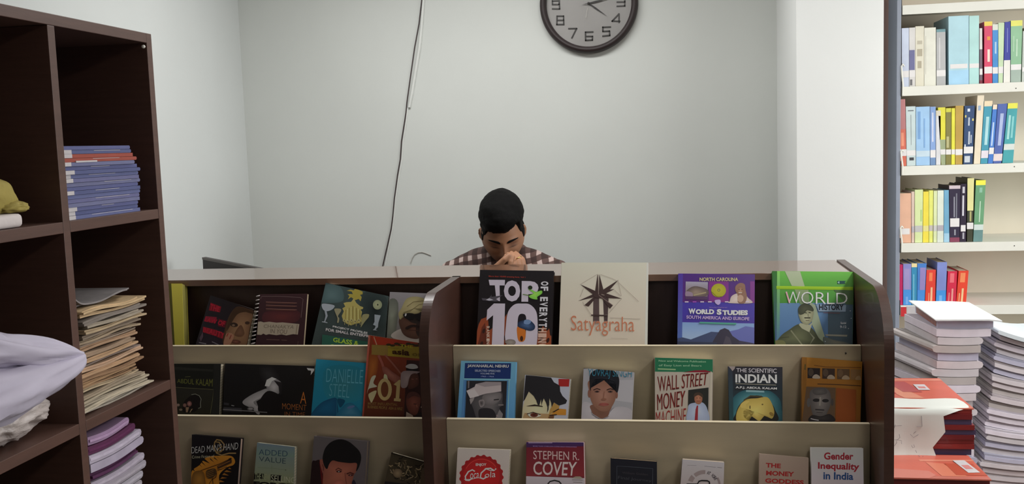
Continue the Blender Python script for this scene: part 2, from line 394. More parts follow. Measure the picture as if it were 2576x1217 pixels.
def a_lady(a):
    a.quad([(385, 175), (1215, 445), (1090, 1140), (95, 1140)], (20, 14, 17), (26, 18, 26))
    for q, c in (([(380, 310), (585, 390), (560, 500), (345, 460)], (92, 8, 20)), ([(285, 570), (500, 590), (480, 710), (250, 670)], (98, 16, 32)), ([(535, 620), (690, 665), (650, 790), (520, 760)], (70, 10, 22)),
                 ([(235, 770), (505, 840), (500, 960), (230, 880)], (98, 14, 24)), ([(520, 860), (730, 920), (660, 1020), (500, 970)], (88, 14, 22))): a.poly(q, c)
    for t, q in (('THE', [(385, 330), (565, 395), (540, 490), (355, 455)]), ('LAW OF', [(290, 585), (670, 675), (640, 770), (262, 665)]), ('BEAUTY', [(250, 785), (660, 890), (640, 1000), (235, 870)])):
        a.text(t, q, (128, 20, 36), .03)
    a.blob([(890, 390), (1100, 430), (1210, 500), (1140, 900), (1080, 1135), (650, 1135), (640, 880), (740, 560)], (52, 34, 22), (70, 46, 30))
    a.blob([(960, 480), (1110, 510), (1190, 560), (1130, 800), (1080, 1080), (1000, 1135), (700, 1135), (680, 860), (800, 620)], (84, 60, 42), (112, 84, 60))
    a.blob([(880, 400), (1050, 430), (1215, 530), (1080, 490), (920, 520), (830, 620), (730, 800), (690, 840), (770, 540)], (46, 30, 18))
    a.ell(830, 735, 75, 42, (34, 22, 16), rot=8); a.ell(1085, 700, 45, 30, (44, 30, 22)); a.ell(820, 745, 28, 20, (88, 70, 56))
    a.blob([(960, 740), (1030, 900), (960, 960), (840, 920)], (70, 46, 32), (84, 58, 42)); a.ell(865, 1060, 95, 38, (60, 32, 26), (92, 56, 44), 6)
    a.blob([(690, 900), (830, 940), (740, 1130), (630, 1130)], (120, 84, 66)); a.line([(720, 900), (690, 960)], 14, (104, 20, 22)); a.line([(780, 930), (745, 1010)], 14, (96, 30, 26))
    a.line([(885, 330), (1215, 445)], 10, (84, 76, 72)); a.line([(160, 1075), (300, 1100)], 18, (92, 86, 92)); a.line([(410, 1060), (540, 1120)], 16, (84, 78, 86)); a.quad([(170, 990), (235, 870), (245, 960), (200, 1060)], (60, 44, 54))
book('dark paperback with red lettering and a shadowed woman, tilted on the top ledge', 0, [(378, 172), (1218, 442), (1080, 1118), (95, 1108)], .02, (24, 16, 20), a_lady, ZJ, M_gloss, g=H0)

def a_maroon(a):
    a.quad([(1325, 155), (2225, 150), (2150, 1140), (1240, 1140)], (46, 27, 30), (38, 20, 24)); a.blob([(1450, 480), (2050, 470), (2000, 690), (1420, 690)], (56, 26, 30), (72, 33, 33))
    a.line([(1335, 240), (1360, 190), (1700, 190), (2100, 215), (2150, 250), (2110, 600)], 8, (92, 74, 74)); a.line([(2055, 1050), (2045, 1135)], 6, (80, 62, 60))
    for i, y in enumerate((320, 380, 450)):
        a.line([(1440, y-22), (1700, y-12), (2030, y)], 12, (104, 72, 66)); a.line([(1440, y), (2000, y+8)], 5, (96, 62, 48))
    a.poly([(1290, 680), (1340, 672), (1400, 690), (1500, 676), (1640, 695), (1760, 690), (1900, 705), (2080, 722), (2050, 925), (1960, 915), (1830, 940), (1740, 920), (1640, 935), (1500, 915), (1440, 930), (1390, 905), (1350, 930), (1270, 925)], (128, 118, 104))
    a.text('CHANAKYA', [(1400, 730), (1985, 745), (1965, 815), (1395, 795)], (86, 78, 68), .0); a.text('IN YOU', [(1530, 815), (1850, 830), (1835, 915), (1520, 895)], (82, 72, 62), .0)
    a.line([(2040, 735), (2015, 920)], 10, (86, 74, 58)); a.line([(1450, 1018), (1700, 1025)], 8, (92, 70, 62)); a.line([(1740, 1028), (1840, 1034)], 8, (92, 70, 62))
r = book('spiral bound maroon book with a torn cream title strip on the top ledge', 0, [(1325, 150), (2232, 140), (2155, 1132), (1240, 1125)], .012, (50, 28, 30), a_maroon, ZJ, g=H0, pagec=(140, 128, 104))
_n = Vector((0, -1, .33)).normalized(); sp = MB()
for i in range(14):
    c = hitp(ZJ[0]+(1285-i*8.2)/ZJ[2], ZJ[1]+(185+i*75.5)/ZJ[2], Vector((0, 2.522, .92)), _n)+Vector((0, .004, 0))
    pts = [c+Vector((.0055*math.cos(t), -.0065*math.sin(t)-.001, .0012*math.cos(t))) for t in [k*2*pi/12 for k in range(12)]]
    sp.tube(pts+[pts[0]], .0014, 6, cap=False)
sp.build('spiral_binding', mat('spiral_wire', (176, 168, 166), .35, .05), r)

def a_glass(a):
    a.quad([(270, 75), (1325, 300), (1240, 1250), (20, 1150)], (54, 66, 66), (44, 52, 52)); a.blob([(250, 120), (520, 150), (560, 380), (300, 420), (190, 380)], (60, 78, 80), (76, 96, 98)); a.blob([(900, 250), (1300, 330), (1250, 900), (880, 900)], (44, 54, 54), (30, 37, 38))
    g = (148, 138, 80); g2 = (168, 160, 108)
    a.poly([(625, 210), (690, 190), (745, 205), (765, 165), (820, 175), (850, 205), (895, 225), (895, 270), (850, 280), (880, 320), (860, 390), (830, 350), (770, 370), (700, 320), (645, 355), (670, 300), (640, 270), (690, 265), (730, 270), (710, 225)], (140, 128, 58))
    a.poly([(570, 420), (620, 405), (700, 400), (745, 340), (790, 420), (850, 470), (905, 490), (900, 520), (860, 530), (885, 570), (870, 640), (890, 720), (850, 760), (780, 770), (700, 800), (620, 770), (560, 700), (540, 640), (575, 560), (550, 510), (600, 480)], g, None)
    for i in range(9): a.line([(610+i*30, 470+abs(i-4)*16), (600+i*32, 740)], 11, g2 if i % 2 else (112, 100, 54))
    for i in range(5): a.ell(585+i*62, 715+(i % 2)*18, 26, 24, (176, 166, 118), (84, 78, 50)); a.line([(590+i*66, 740), (590+i*66, 790+(i % 2)*25)], 12, (120, 114, 82))
    a.blob([(420, 520), (520, 520), (530, 560), (480, 640), (500, 680), (490, 750), (465, 750), (470, 680), (440, 600)], (124, 120, 96)); a.blob([(900, 620), (1000, 610), (1000, 660), (950, 720), (890, 800), (865, 830), (880, 720)], (118, 114, 82))
    a.blob([(205, 440), (300, 435), (420, 465), (380, 530), (290, 560), (225, 530)], (136, 142, 150)); a.poly([(250, 555), (285, 555), (305, 640), (262, 735), (300, 750), (300, 762), (205, 745), (208, 733), (245, 733), (268, 640)], (128, 134, 142))
    a.ell(1150, 450, 78, 82, (116, 122, 98), (140, 144, 112)); a.ell(1155, 450, 12, 16, (40, 48, 40))
    a.poly([(1100, 615), (1205, 630), (1165, 760), (1160, 830), (1120, 870), (1150, 890), (1070, 880), (1105, 850), (1120, 810), (1075, 790), (1100, 740)], (122, 130, 138))
    a.text('PROJECT PROFILES', [(392, 802), (985, 915), (975, 962), (388, 842)], (168, 164, 166), .03); a.text('FOR SMALL ENTERPRISES', [(275, 845), (1140, 985), (1130, 1028), (270, 895)], (160, 156, 158), .03)
    a.poly([(215, 955), (1000, 1080), (1000, 1250), (200, 1160)], (34, 72, 60)); a.text('GLASS &', [(402, 1005), (835, 1070), (825, 1150), (395, 1080)], (134, 158, 44), .02)
    a.text('CERAMICS', [(345, 1118), (900, 1190), (890, 1250), (335, 1185)], (120, 140, 44), .02)
book('dark green book with gold chandelier and glass goblets, tilted on top ledge', 0, [(268, 75), (1330, 300), (1255, 1290), (22, 1150)], .018, (48, 60, 60), a_glass, ZK, M_gloss, g=H0, hard=True)

def a_blonde(a):
    a.quad([(1360, 232), (2215, 262), (2040, 1110), (1290, 990)], (120, 116, 120), (88, 86, 84)); a.blob([(1330, 400), (1500, 420), (1440, 980), (1300, 980)], (78, 80, 74), (104, 108, 96))
    a.blob([(1560, 850), (2060, 780), (2060, 1120), (1400, 1010)], (146, 140, 136), (128, 122, 118))
    a.blob([(1545, 660), (2010, 660), (2010, 800), (1900, 980), (1800, 1030), (1640, 990), (1550, 880)], (62, 42, 34), (92, 62, 50)); a.blob([(1850, 640), (2010, 640), (1980, 860), (1880, 1000), (1800, 900)], (44, 33, 30))
    a.blob([(1600, 600), (2000, 560), (2010, 720), (1800, 770), (1660, 700)], (40, 32, 30))
    a.blob([(1560, 500), (1640, 350), (1780, 310), (1930, 340), (2020, 440), (2040, 640), (1980, 500), (1850, 590), (1730, 600), (1600, 570), (1540, 700), (1505, 600)], (126, 118, 84), (160, 150, 112))
    a.line([(1650, 480), (1760, 400), (1950, 380)], 14, (106, 96, 66)); a.line([(1700, 560), (1850, 450), (1960, 420)], 12, (112, 102, 70))
    a.blob([(1600, 600), (1760, 600), (1770, 690), (1690, 710), (1600, 660)], (18, 16, 18)); a.blob([(1790, 610), (2010, 610), (2000, 700), (1900, 740), (1800, 690)], (16, 14, 16)); a.ell(1628, 620, 14, 26, (186, 186, 196), rot=20)
    a.blob([(1620, 840), (1720, 790), (1850, 800), (1950, 860), (1840, 840), (1740, 830), (1660, 870)], (34, 22, 20)); a.line([(1690, 880), (1850, 890)], 14, (58, 34, 30))
book('book with a man in dark glasses and pale blond hair, top ledge', 0, [(1358, 230), (2220, 264), (2062, 1300), (1285, 1260)], .016, (110, 106, 108), a_blonde, ZK, M_gloss, g=H0)

def a_top10(a):
    a.quad([(410, 180), (1280, 190), (1245, 1100), (365, 1100)], (27, 24, 28), (22, 18, 20))
    a.poly([(372, 900), (395, 820), (425, 760), (480, 740), (500, 690), (515, 900), (700, 740), (725, 700), (720, 1095), (365, 1095)], (128, 62, 38)); a.poly([(400, 1000), (430, 860), (470, 800), (500, 1095), (370, 1095)], (88, 40, 28))
    a.poly([(1045, 1095), (1080, 900), (1110, 940), (1150, 840), (1200, 900), (1225, 870), (1235, 950), (1250, 960), (1248, 1095)], (132, 66, 40)); a.poly([(1120, 1095), (1180, 930), (1190, 1095)], (150, 104, 84))
    for x, y in ((430, 1050), (455, 900), (1130, 1000), (700, 980), (1210, 1010), (640, 880)): a.ell(x, y, 16, 30, (46, 24, 20), rot=20)
    L = (172, 164, 178)
    a.text('T', [(512, 298), (705, 300), (690, 550), (560, 548)], L, .06); a.text('O', [(692, 303), (884, 306), (884, 556), (690, 553)], L, .06); a.text('P', [(902, 312), (1100, 316), (1100, 558), (898, 556)], L, .06)
    a.poly([(575, 576), (706, 578), (690, 1095), (548, 1095), (565, 715), (488, 778), (495, 652)], L)
    a.blob([(905, 578), (1000, 590), (1075, 680), (1090, 850), (1085, 1000), (1050, 1110), (900, 1120), (760, 1110), (708, 1000), (715, 850), (740, 680), (815, 590)], L)
    a.blob([(905, 698), (945, 715), (955, 780), (948, 960), (930, 1015), (900, 1028), (865, 1010), (852, 940), (855, 780), (870, 715)], (24, 20, 26)); a.blob([(852, 850), (940, 880), (945, 985), (915, 1025), (870, 1020), (850, 960)], (172, 96, 34)); a.ell(900, 990, 18, 32, (60, 30, 16))
    a.blob([(862, 800), (920, 775), (990, 770), (1055, 830), (1050, 880), (1000, 900), (930, 880), (860, 850)], (28, 40, 64), (62, 84, 120)); a.blob([(940, 770), (1010, 780), (990, 820), (930, 815)], (96, 120, 156))
    a.blob([(980, 410), (1030, 420), (1070, 440), (1135, 425), (1140, 460), (1085, 500), (1085, 530), (1020, 520), (985, 490), (1040, 455)], (104, 168, 64), (138, 196, 84)); a.ell(1002, 390, 26, 24, (30, 40, 26)); a.line([(915, 470), (985, 482)], 10, (86, 110, 60))
    a.poly([(430, 515), (510, 520), (550, 475), (545, 500), (680, 480), (600, 525), (635, 550), (590, 555), (500, 545), (440, 540)], (70, 66, 74)); a.poly([(480, 535), (520, 515), (570, 535), (520, 545)], (160, 158, 168))
    a.blob([(705, 1030), (740, 1000), (810, 1005), (832, 1040), (800, 1065), (740, 1060)], (110, 102, 98), (136, 128, 122))
    a.text('OF EVERYTHING', [(1212, 320), (1190, 1120), (1085, 1120), (1130, 320)], (176, 174, 182), .04) if False else None
    for i, ch in enumerate('OF EVERYTHING'):
        y = 318+i*61; x0 = 1128-i*3.2; x1 = 1216-i*2.2
        if ch != ' ': a.text(ch, [(x1, y), (x1, y+50), (x0, y+50), (x0, y)], (178, 176, 184) if i < 9 else (176, 146, 132), .04)
    a.text('More than 10,000 amazing facts. Vol 1', [(515, 248), (945, 262), (945, 282), (515, 270)], (148, 52, 40), .01)
    for i, ch in enumerate('RANKING'): a.text(ch, [(525, 845+i*36), (525, 875+i*36), (488, 875+i*36), (488, 845+i*36)], (176, 158, 146), .03)
book('black hardback with huge silver title letters over flames on the top ledge', 0, [(410, 180), (1280, 193), (1248, 1080), (367, 1080)], .022, (28, 24, 28), a_top10, ZC, M_gloss, g=G0, hard=True)

def a_satya(a):
    a.quad([(1372, 95), (2392, 95), (2378, 1100), (1335, 1100)], (188, 180, 166), (178, 168, 154)); a.quad([(2372, 100), (2392, 96), (2380, 1100), (2350, 1100)], (206, 198, 176))
    D = (58, 44, 42); ctr = (1810, 470)
    a.poly([(1745, 480), (1812, 470), (1815, 790), (1740, 790)], (74, 60, 60)); a.poly([(1858, 500), (1925, 500), (1912, 790), (1870, 790)], (66, 52, 52)); a.quad([(1745, 780), (1812, 780), (1800, 850), (1750, 850)], (110, 92, 88), (176, 164, 152)); a.quad([(1870, 780), (1912, 780), (1905, 850), (1875, 850)], (110, 92, 88), (176, 164, 152))
    for tip, b1, b2 in (((1795, 230), (1765, 430), (1812, 440)), ((1815, 230), (1812, 440), (1866, 425)), ((2042, 298), (1866, 410), (1890, 470)), ((2082, 520), (1905, 460), (1935, 515)), ((1592, 352), (1760, 425), (1740, 470)), ((1565, 548), (1735, 470), (1765, 500)), ((1635, 600), (1750, 500), (1690, 612)), ((1995, 408), (1880, 420), (1900, 455)), ((1960, 615), (1800, 470), (1905, 560)), ((1975, 600), (1830, 500), (1940, 640))):
        a.poly([tip, b1, ctr, b2], D)
    a.poly([(1765, 430), (1866, 425), (1905, 480), (1860, 520), (1770, 510), (1735, 470)], D); a.line([(1800, 240), (1806, 470)], 7, (128, 112, 106)); a.line([(1810, 480), (1975, 600)], 8, (110, 94, 90)); a.line([(1840, 470), (1875, 480)], 6, (148, 134, 126))
    for q in ([(1795, 232), (1592, 352)], [(1632, 400), (1592, 500)], [(1620, 560), (1725, 715)], [(1830, 236), (1970, 285), (2020, 310), (2280, 555)], [(2035, 300), (2075, 490)], [(1995, 420), (2070, 490)], [(1940, 745), (2300, 760)], [(2080, 520), (1930, 690)], [(1725, 715), (1910, 712)]):
        a.line(q, 5, (150, 140, 130))
    a.line([(1720, 715), (1912, 720)], 16, D); a.text('Satyagraha', [(1482, 720), (2228, 735), (2228, 962), (1482, 950)], (168, 104, 78), -.008)
    a.line([(1950, 985), (2150, 992)], 4, (160, 150, 138))
book('large square white book with a dark spinning wheel drawing on the top ledge', 0, [(1370, 95), (2392, 95), (2380, 1080), (1336, 1080)], .014, (186, 178, 164), a_satya, ZC, g=G0, y0=2.518, pagec=(200, 192, 176))

def a_studies(a):
    a.quad([(285, 205), (1112, 212), (1108, 520), (282, 520)], (66, 30, 112), (78, 24, 108)); a.quad([(282, 515), (1108, 515), (1104, 760), (278, 740)], (58, 46, 150), (60, 42, 140)); a.quad([(276, 730), (1104, 745), (1104, 990), (276, 990)], (116, 146, 190), (158, 176, 208))
    a.quad([(285, 205), (335, 205), (325, 990), (276, 990)], (70, 44, 140), (70, 100, 160)); a.rect(612, 290, 828, 515, (112, 34, 120)); a.rect(1060, 290, 1108, 525, (110, 40, 120))
    a.quad([(365, 292), (605, 298), (600, 488), (360, 482)], (150, 146, 164), (104, 84, 84)); a.blob([(368, 400), (430, 350), (500, 345), (600, 380), (600, 440), (470, 470), (368, 460)], (84, 70, 70), (136, 118, 104)); a.blob([(365, 400), (430, 410), (440, 450), (370, 460)], (136, 116, 136)); a.line([(450, 440), (585, 410)], 14, (150, 136, 106)); a.quad([(362, 450), (600, 455), (600, 488), (360, 484)], (74, 46, 84))
    a.ell(720, 388, 80, 74, (150, 146, 22), (166, 160, 38)); a.ell(722, 385, 16, 16, (90, 88, 20), (176, 170, 80)); a.line([(640, 400), (700, 455), (760, 455)], 5, (96, 92, 20))
    a.blob([(840, 505), (860, 450), (920, 420), (990, 420), (1040, 470), (1078, 525), (838, 525)], (176, 160, 156), (204, 186, 180)); a.blob([(905, 340), (950, 308), (1000, 322), (1010, 380), (1025, 460), (1000, 525), (930, 520), (925, 440), (900, 385)], (126, 92, 76)); a.ell(955, 392, 38, 48, (120, 84, 66), (158, 118, 94)); a.ell(955, 475, 34, 40, (170, 140, 120)); a.line([(935, 412), (972, 412)], 6, (220, 200, 190)); a.ell(940, 378, 6, 4, (50, 30, 26)); a.ell(972, 378, 6, 4, (50, 30, 26))
    for x in (355, 440, 522, 605, 788, 1010): a.quad([(x, 506), (x+40, 506), (x+40, 518), (x, 518)], (190, 176, 206) if x != 440 else (150, 70, 170))
    a.blob([(680, 495), (735, 490), (740, 525), (715, 545), (685, 525)], (168, 150, 206))
    a.text('NORTH CAROLINA', (515, 250, 930, 288), (186, 176, 120), .02); a.text('World Explorer', (615, 566, 815, 582), (150, 120, 170), .0)
    a.text('W', (395, 584, 470, 642), (222, 216, 230), .06); a.text('ORLD', (472, 592, 672, 646), (222, 216, 230), .06); a.text('S', (700, 590, 752, 652), (222, 216, 230), .06); a.text('TUDIES', (760, 602, 1035, 656), (222, 216, 230), .06)
    a.text('SOUTH AMERICA AND EUROPE', [(372, 658), (1052, 678), (1050, 714), (372, 694)], (172, 150, 186), .03)
    a.quad([(278, 722), (420, 735), (500, 725), (520, 745), (900, 758), (960, 745), (1104, 752), (1104, 770), (278, 745)], (60, 42, 140)) if False else None
    a.quad([(515, 728), (912, 740), (908, 760), (512, 746)], (84, 160, 140), (56, 126, 110))
    a.poly([(276, 905), (330, 895), (420, 918), (520, 880), (640, 835), (720, 840), (720, 990), (276, 990)], (56, 66, 100)); a.poly([(840, 830), (930, 810), (1010, 775), (1104, 790), (1104, 990), (840, 990)], (90, 96, 160)); a.poly([(630, 990), (680, 900), (735, 815), (785, 795), (830, 815), (870, 880), (950, 935), (1000, 990)], (46, 42, 60)); a.poly([(760, 990), (800, 880), (840, 900), (870, 990)], (66, 60, 74)); a.quad([(276, 940), (700, 950), (700, 990), (276, 990)], (44, 50, 72)); a.quad([(940, 930), (1104, 960), (1104, 990), (930, 990)], (52, 48, 70))
book('purple textbook with mountain peak and yellow disc on the top ledge', 0, [(285, 205), (1112, 213), (1106, 970), (275, 972)], .026, (66, 34, 120), a_studies, ZD, M_gloss, g=1.5, hard=True, spine=(84, 90, 190))

def a_history(a):
    a.quad([(1300, 178), (2180, 188), (2172, 530), (1342, 530)], (104, 176, 74), (70, 132, 56)); a.quad([(1345, 525), (2172, 520), (2166, 990), (1330, 990)], (96, 130, 168), (70, 104, 150)); a.quad([(1900, 530), (2172, 500), (2166, 990), (1900, 990)], (76, 100, 120), (66, 80, 90))
    a.quad([(1300, 178), (1350, 179), (1345, 985), (1310, 985)], (54, 110, 48), (62, 84, 130)); a.quad([(1352, 179), (1382, 180), (1380, 990), (1345, 990)], (130, 196, 94), (76, 110, 150))
    a.quad([(1435, 180), (1600, 184), (1650, 345), (1510, 340)], (168, 178, 150), (160, 176, 140)); a.quad([(1345, 340), (2172, 350), (2170, 386), (1345, 374)], (158, 196, 46), (130, 172, 34)); a.quad([(1540, 378), (1690, 382), (1700, 530), (1600, 540)], (134, 154, 110), (108, 130, 96)); a.quad([(1960, 380), (2172, 386), (2172, 540), (2100, 540)], (72, 100, 62))
    a.poly([(2000, 285), (2095, 285), (2080, 300), (2090, 315), (2003, 318)], (38, 74, 74)); a.text('4', (2004, 288, 2026, 315), (150, 190, 180), .02)
    a.quad([(1690, 500), (1770, 540), (1890, 960), (1820, 970), (1740, 780)], (150, 160, 134)) if False else a.poly([(1700, 510), (1765, 545), (1820, 740), (1890, 965), (1830, 970), (1730, 760)], (146, 156, 132))
    U = (84, 88, 62)
    a.blob([(1330, 960), (1400, 870), (1470, 820), (1590, 750), (1720, 790), (1800, 900), (1840, 985), (1330, 990)], (66, 70, 50), (96, 98, 70)); a.line([(1500, 820), (1630, 985)], 14, (122, 122, 96)); a.line([(1380, 900), (1480, 890)], 6, (56, 58, 42)); a.poly([(1690, 830), (1760, 900), (1700, 980), (1740, 900)], (130, 132, 110)); a.blob([(1330, 930), (1420, 930), (1440, 980), (1330, 985)], (104, 104, 66))
    a.poly([(1600, 740), (1700, 760), (1735, 730), (1700, 840), (1620, 800), (1585, 760)], (158, 158, 132))
    a.blob([(1592, 620), (1735, 600), (1738, 680), (1715, 735), (1670, 760), (1620, 735), (1595, 690)], (130, 130, 104), (172, 172, 142)); a.blob([(1590, 560), (1640, 530), (1710, 545), (1745, 590), (1735, 615), (1680, 600), (1640, 640), (1595, 650), (1578, 610)], (58, 62, 48), (76, 80, 62))
    a.line([(1650, 628), (1672, 632)], 8, (50, 50, 38)); a.line([(1690, 626), (1715, 630)], 8, (50, 50, 38)); a.line([(1645, 684), (1710, 684)], 12, (56, 54, 42)); a.line([(1660, 712), (1700, 712)], 5, (96, 84, 66)); a.line([(1685, 640), (1690, 672)], 6, (120, 118, 92))
    a.quad([(1870, 862), (2110, 868), (2105, 888), (1880, 880)], (140, 138, 126)); a.blob([(1850, 890), (1960, 920), (2100, 950), (2160, 990), (1890, 985)], (84, 92, 90), (110, 108, 96))
    a.text('W', (1445, 402, 1600, 528), (222, 222, 226), -.01); a.text('O', (1612, 404, 1742, 532), (222, 222, 226), -.01); a.text('R', (1768, 408, 1878, 534), (222, 222, 226), -.01); a.text('L', (1890, 412, 1972, 536), (222, 222, 226), -.01); a.text('D', (1990, 416, 2110, 534), (222, 222, 226), -.01)
    a.line([(1450, 404), (1486, 524)], 16, (216, 160, 172)); a.quad([(1770, 540), (2095, 548), (2090, 620), (1800, 615)], (130, 150, 172)); a.text('HISTORY', (1802, 538, 2070, 602), (26, 34, 44), .04); a.line([(1850, 630), (2030, 634)], 5, (130, 80, 80))
    a.text('Social', (2036, 728, 2095, 752), (196, 200, 206), .02); a.text('9-12', (2030, 768, 2098, 796), (196, 200, 206), .02)
    for x, y in ((2150, 690), (2140, 610), (2120, 800), (1870, 940)): a.ell(x, y, 6, 4, (190, 200, 210))
book('green and blue textbook showing a soldier in a beret on the top ledge', 0, [(1300, 178), (2182, 187), (2168, 970), (1332, 970)], .03, (80, 140, 70), a_history, ZD, M_print, g=1.3, hard=True, spine=(60, 116, 52))

def a_kalam(a):
    a.quad([(45, 120), (870, 125), (820, 1150), (110, 1150)], (17, 18, 15), (17, 16, 13)); a.quad([(60, 180), (870, 240), (865, 280), (60, 240)], (28, 28, 25))
    a.line([(290, 388), (400, 380)], 10, (66, 66, 36)); a.text('ABDUL KALAM', [(130, 430), (855, 430), (850, 585), (130, 505)], (76, 78, 34), .0)
    a.line([(60, 600), (870, 645), (850, 860), (805, 1140)], 9, (76, 74, 52)); a.quad([(80, 615), (860, 655), (800, 1140), (110, 1140)], (28, 27, 23), (26, 24, 16)); a.blob([(420, 760), (520, 730), (610, 790), (625, 900), (580, 1010), (470, 1100), (250, 1100), (270, 900)], (14, 10, 10))
    a.line([(420, 750), (500, 735), (580, 770), (620, 840), (605, 930), (610, 1010), (560, 1030)], 12, (92, 94, 84)); a.ell(380, 935, 50, 58, (70, 44, 40), (118, 84, 80)); a.ell(285, 965, 38, 40, (76, 54, 48), (98, 72, 66)); a.ell(150, 960, 34, 28, (96, 82, 74)); a.poly([(305, 1005), (375, 1005), (345, 1110), (310, 1110)], (100, 80, 62)); a.poly([(420, 1040), (450, 1035), (395, 1115), (385, 1110)], (104, 88, 66)); a.ell(205, 1055, 34, 24, (84, 74, 62))
book('nearly black green book with framed faces at the left of the middle ledge', 1, [(40, 118), (1020, 120), (985, 1130), (110, 1125)], .02, (17, 17, 15), a_kalam, ZM, g=H1)

def a_moment(a):
    z = a.z; a.z = (400, 640, 2.11)
    a.quad([(335, 580), (825, 592), (808, 862), (325, 850)], (18, 18, 19), (12, 12, 13)); a.blob([(530, 600), (600, 595), (640, 660), (560, 680)], (20, 20, 21), (34, 34, 36))
    S = (128, 126, 128)
    a.blob([(570, 700), (585, 665), (610, 655), (650, 680), (645, 725), (620, 748), (590, 740)], (88, 86, 88), (132, 130, 132)); a.poly([(562, 698), (572, 665), (600, 650), (625, 660), (600, 672), (585, 700)], (150, 150, 152)); a.poly([(610, 668), (655, 680), (650, 740), (640, 745), (635, 700)], (24, 22, 24))
    a.blob([(575, 712), (540, 722), (490, 745), (448, 775), (450, 795), (495, 818), (520, 845), (535, 845), (528, 812), (500, 785), (540, 760), (580, 740)], (100, 98, 100), S); a.blob([(575, 725), (640, 745), (690, 800), (700, 850), (545, 845), (530, 790)], (14, 13, 14)); a.ell(487, 818, 18, 10, (60, 58, 60)); a.ell(487, 818, 12, 6, (100, 98, 100))
    a.quad([(343, 810), (440, 815), (440, 838), (343, 833)], (42, 42, 46), (26, 26, 28)); a.line([(345, 790), (372, 795)], 12, (34, 34, 38)); a.line([(385, 800), (400, 803)], 4, (96, 96, 98)); a.line([(340, 822), (470, 830), (575, 838)], 5, (80, 78, 80))
    O = (146, 84, 36)
    a.text('A', [(752, 728), (784, 730), (782, 792), (750, 790)], O, -.01); a.text('MOMENT', [(655, 788), (784, 798), (782, 828), (655, 820)], (120, 72, 36), -.01); a.text('IN TIME', [(668, 834), (776, 838), (776, 862), (668, 858)], (112, 66, 34), -.01)
    a.poly([(785, 602), (825, 606), (824, 616), (806, 640), (808, 616), (792, 614)], (156, 152, 150)); a.z = z
book('wide black photo book of a bent figure with orange lettering on the middle ledge', 1, [(350, 578), (826, 592), (808, 861), (338, 848)], .018, (17, 17, 18), a_moment, (400, 640, 2.11), M_gloss, g=H1)

def a_teal(a):
    a.quad([(140, 350), (870, 410), (790, 1190), (65, 1170)], (28, 104, 128), (20, 92, 118)); a.blob([(280, 470), (790, 490), (780, 900), (300, 900)], (28, 98, 118), (40, 96, 108))
    a.blob([(80, 1160), (110, 1060), (220, 950), (350, 895), (420, 890), (440, 960), (420, 1170)], (16, 58, 86), (18, 72, 104)); a.blob([(440, 900), (540, 920), (520, 980), (470, 1020)], (12, 56, 82)); a.blob([(420, 1170), (520, 1000), (640, 960), (760, 1080), (770, 1180)], (22, 78, 106), (52, 98, 124)); a.line([(430, 920), (425, 1170)], 8, (28, 84, 110)); a.ell(625, 1015, 55, 18, (66, 86, 122), rot=-15)
    a.text('DANIELLE', [(290, 480), (800, 500), (785, 690), (280, 665)], (72, 132, 148), -.015); a.text('STEEL', [(330, 690), (620, 705), (600, 890), (320, 860)], (70, 126, 140), -.015)
book('turquoise paperback with pale lettering and a dark blue flower on the middle ledge', 1, [(142, 348), (860, 405), (780, 1165), (68, 1150)], .016, (26, 100, 124), a_teal, ZL, g=H1)

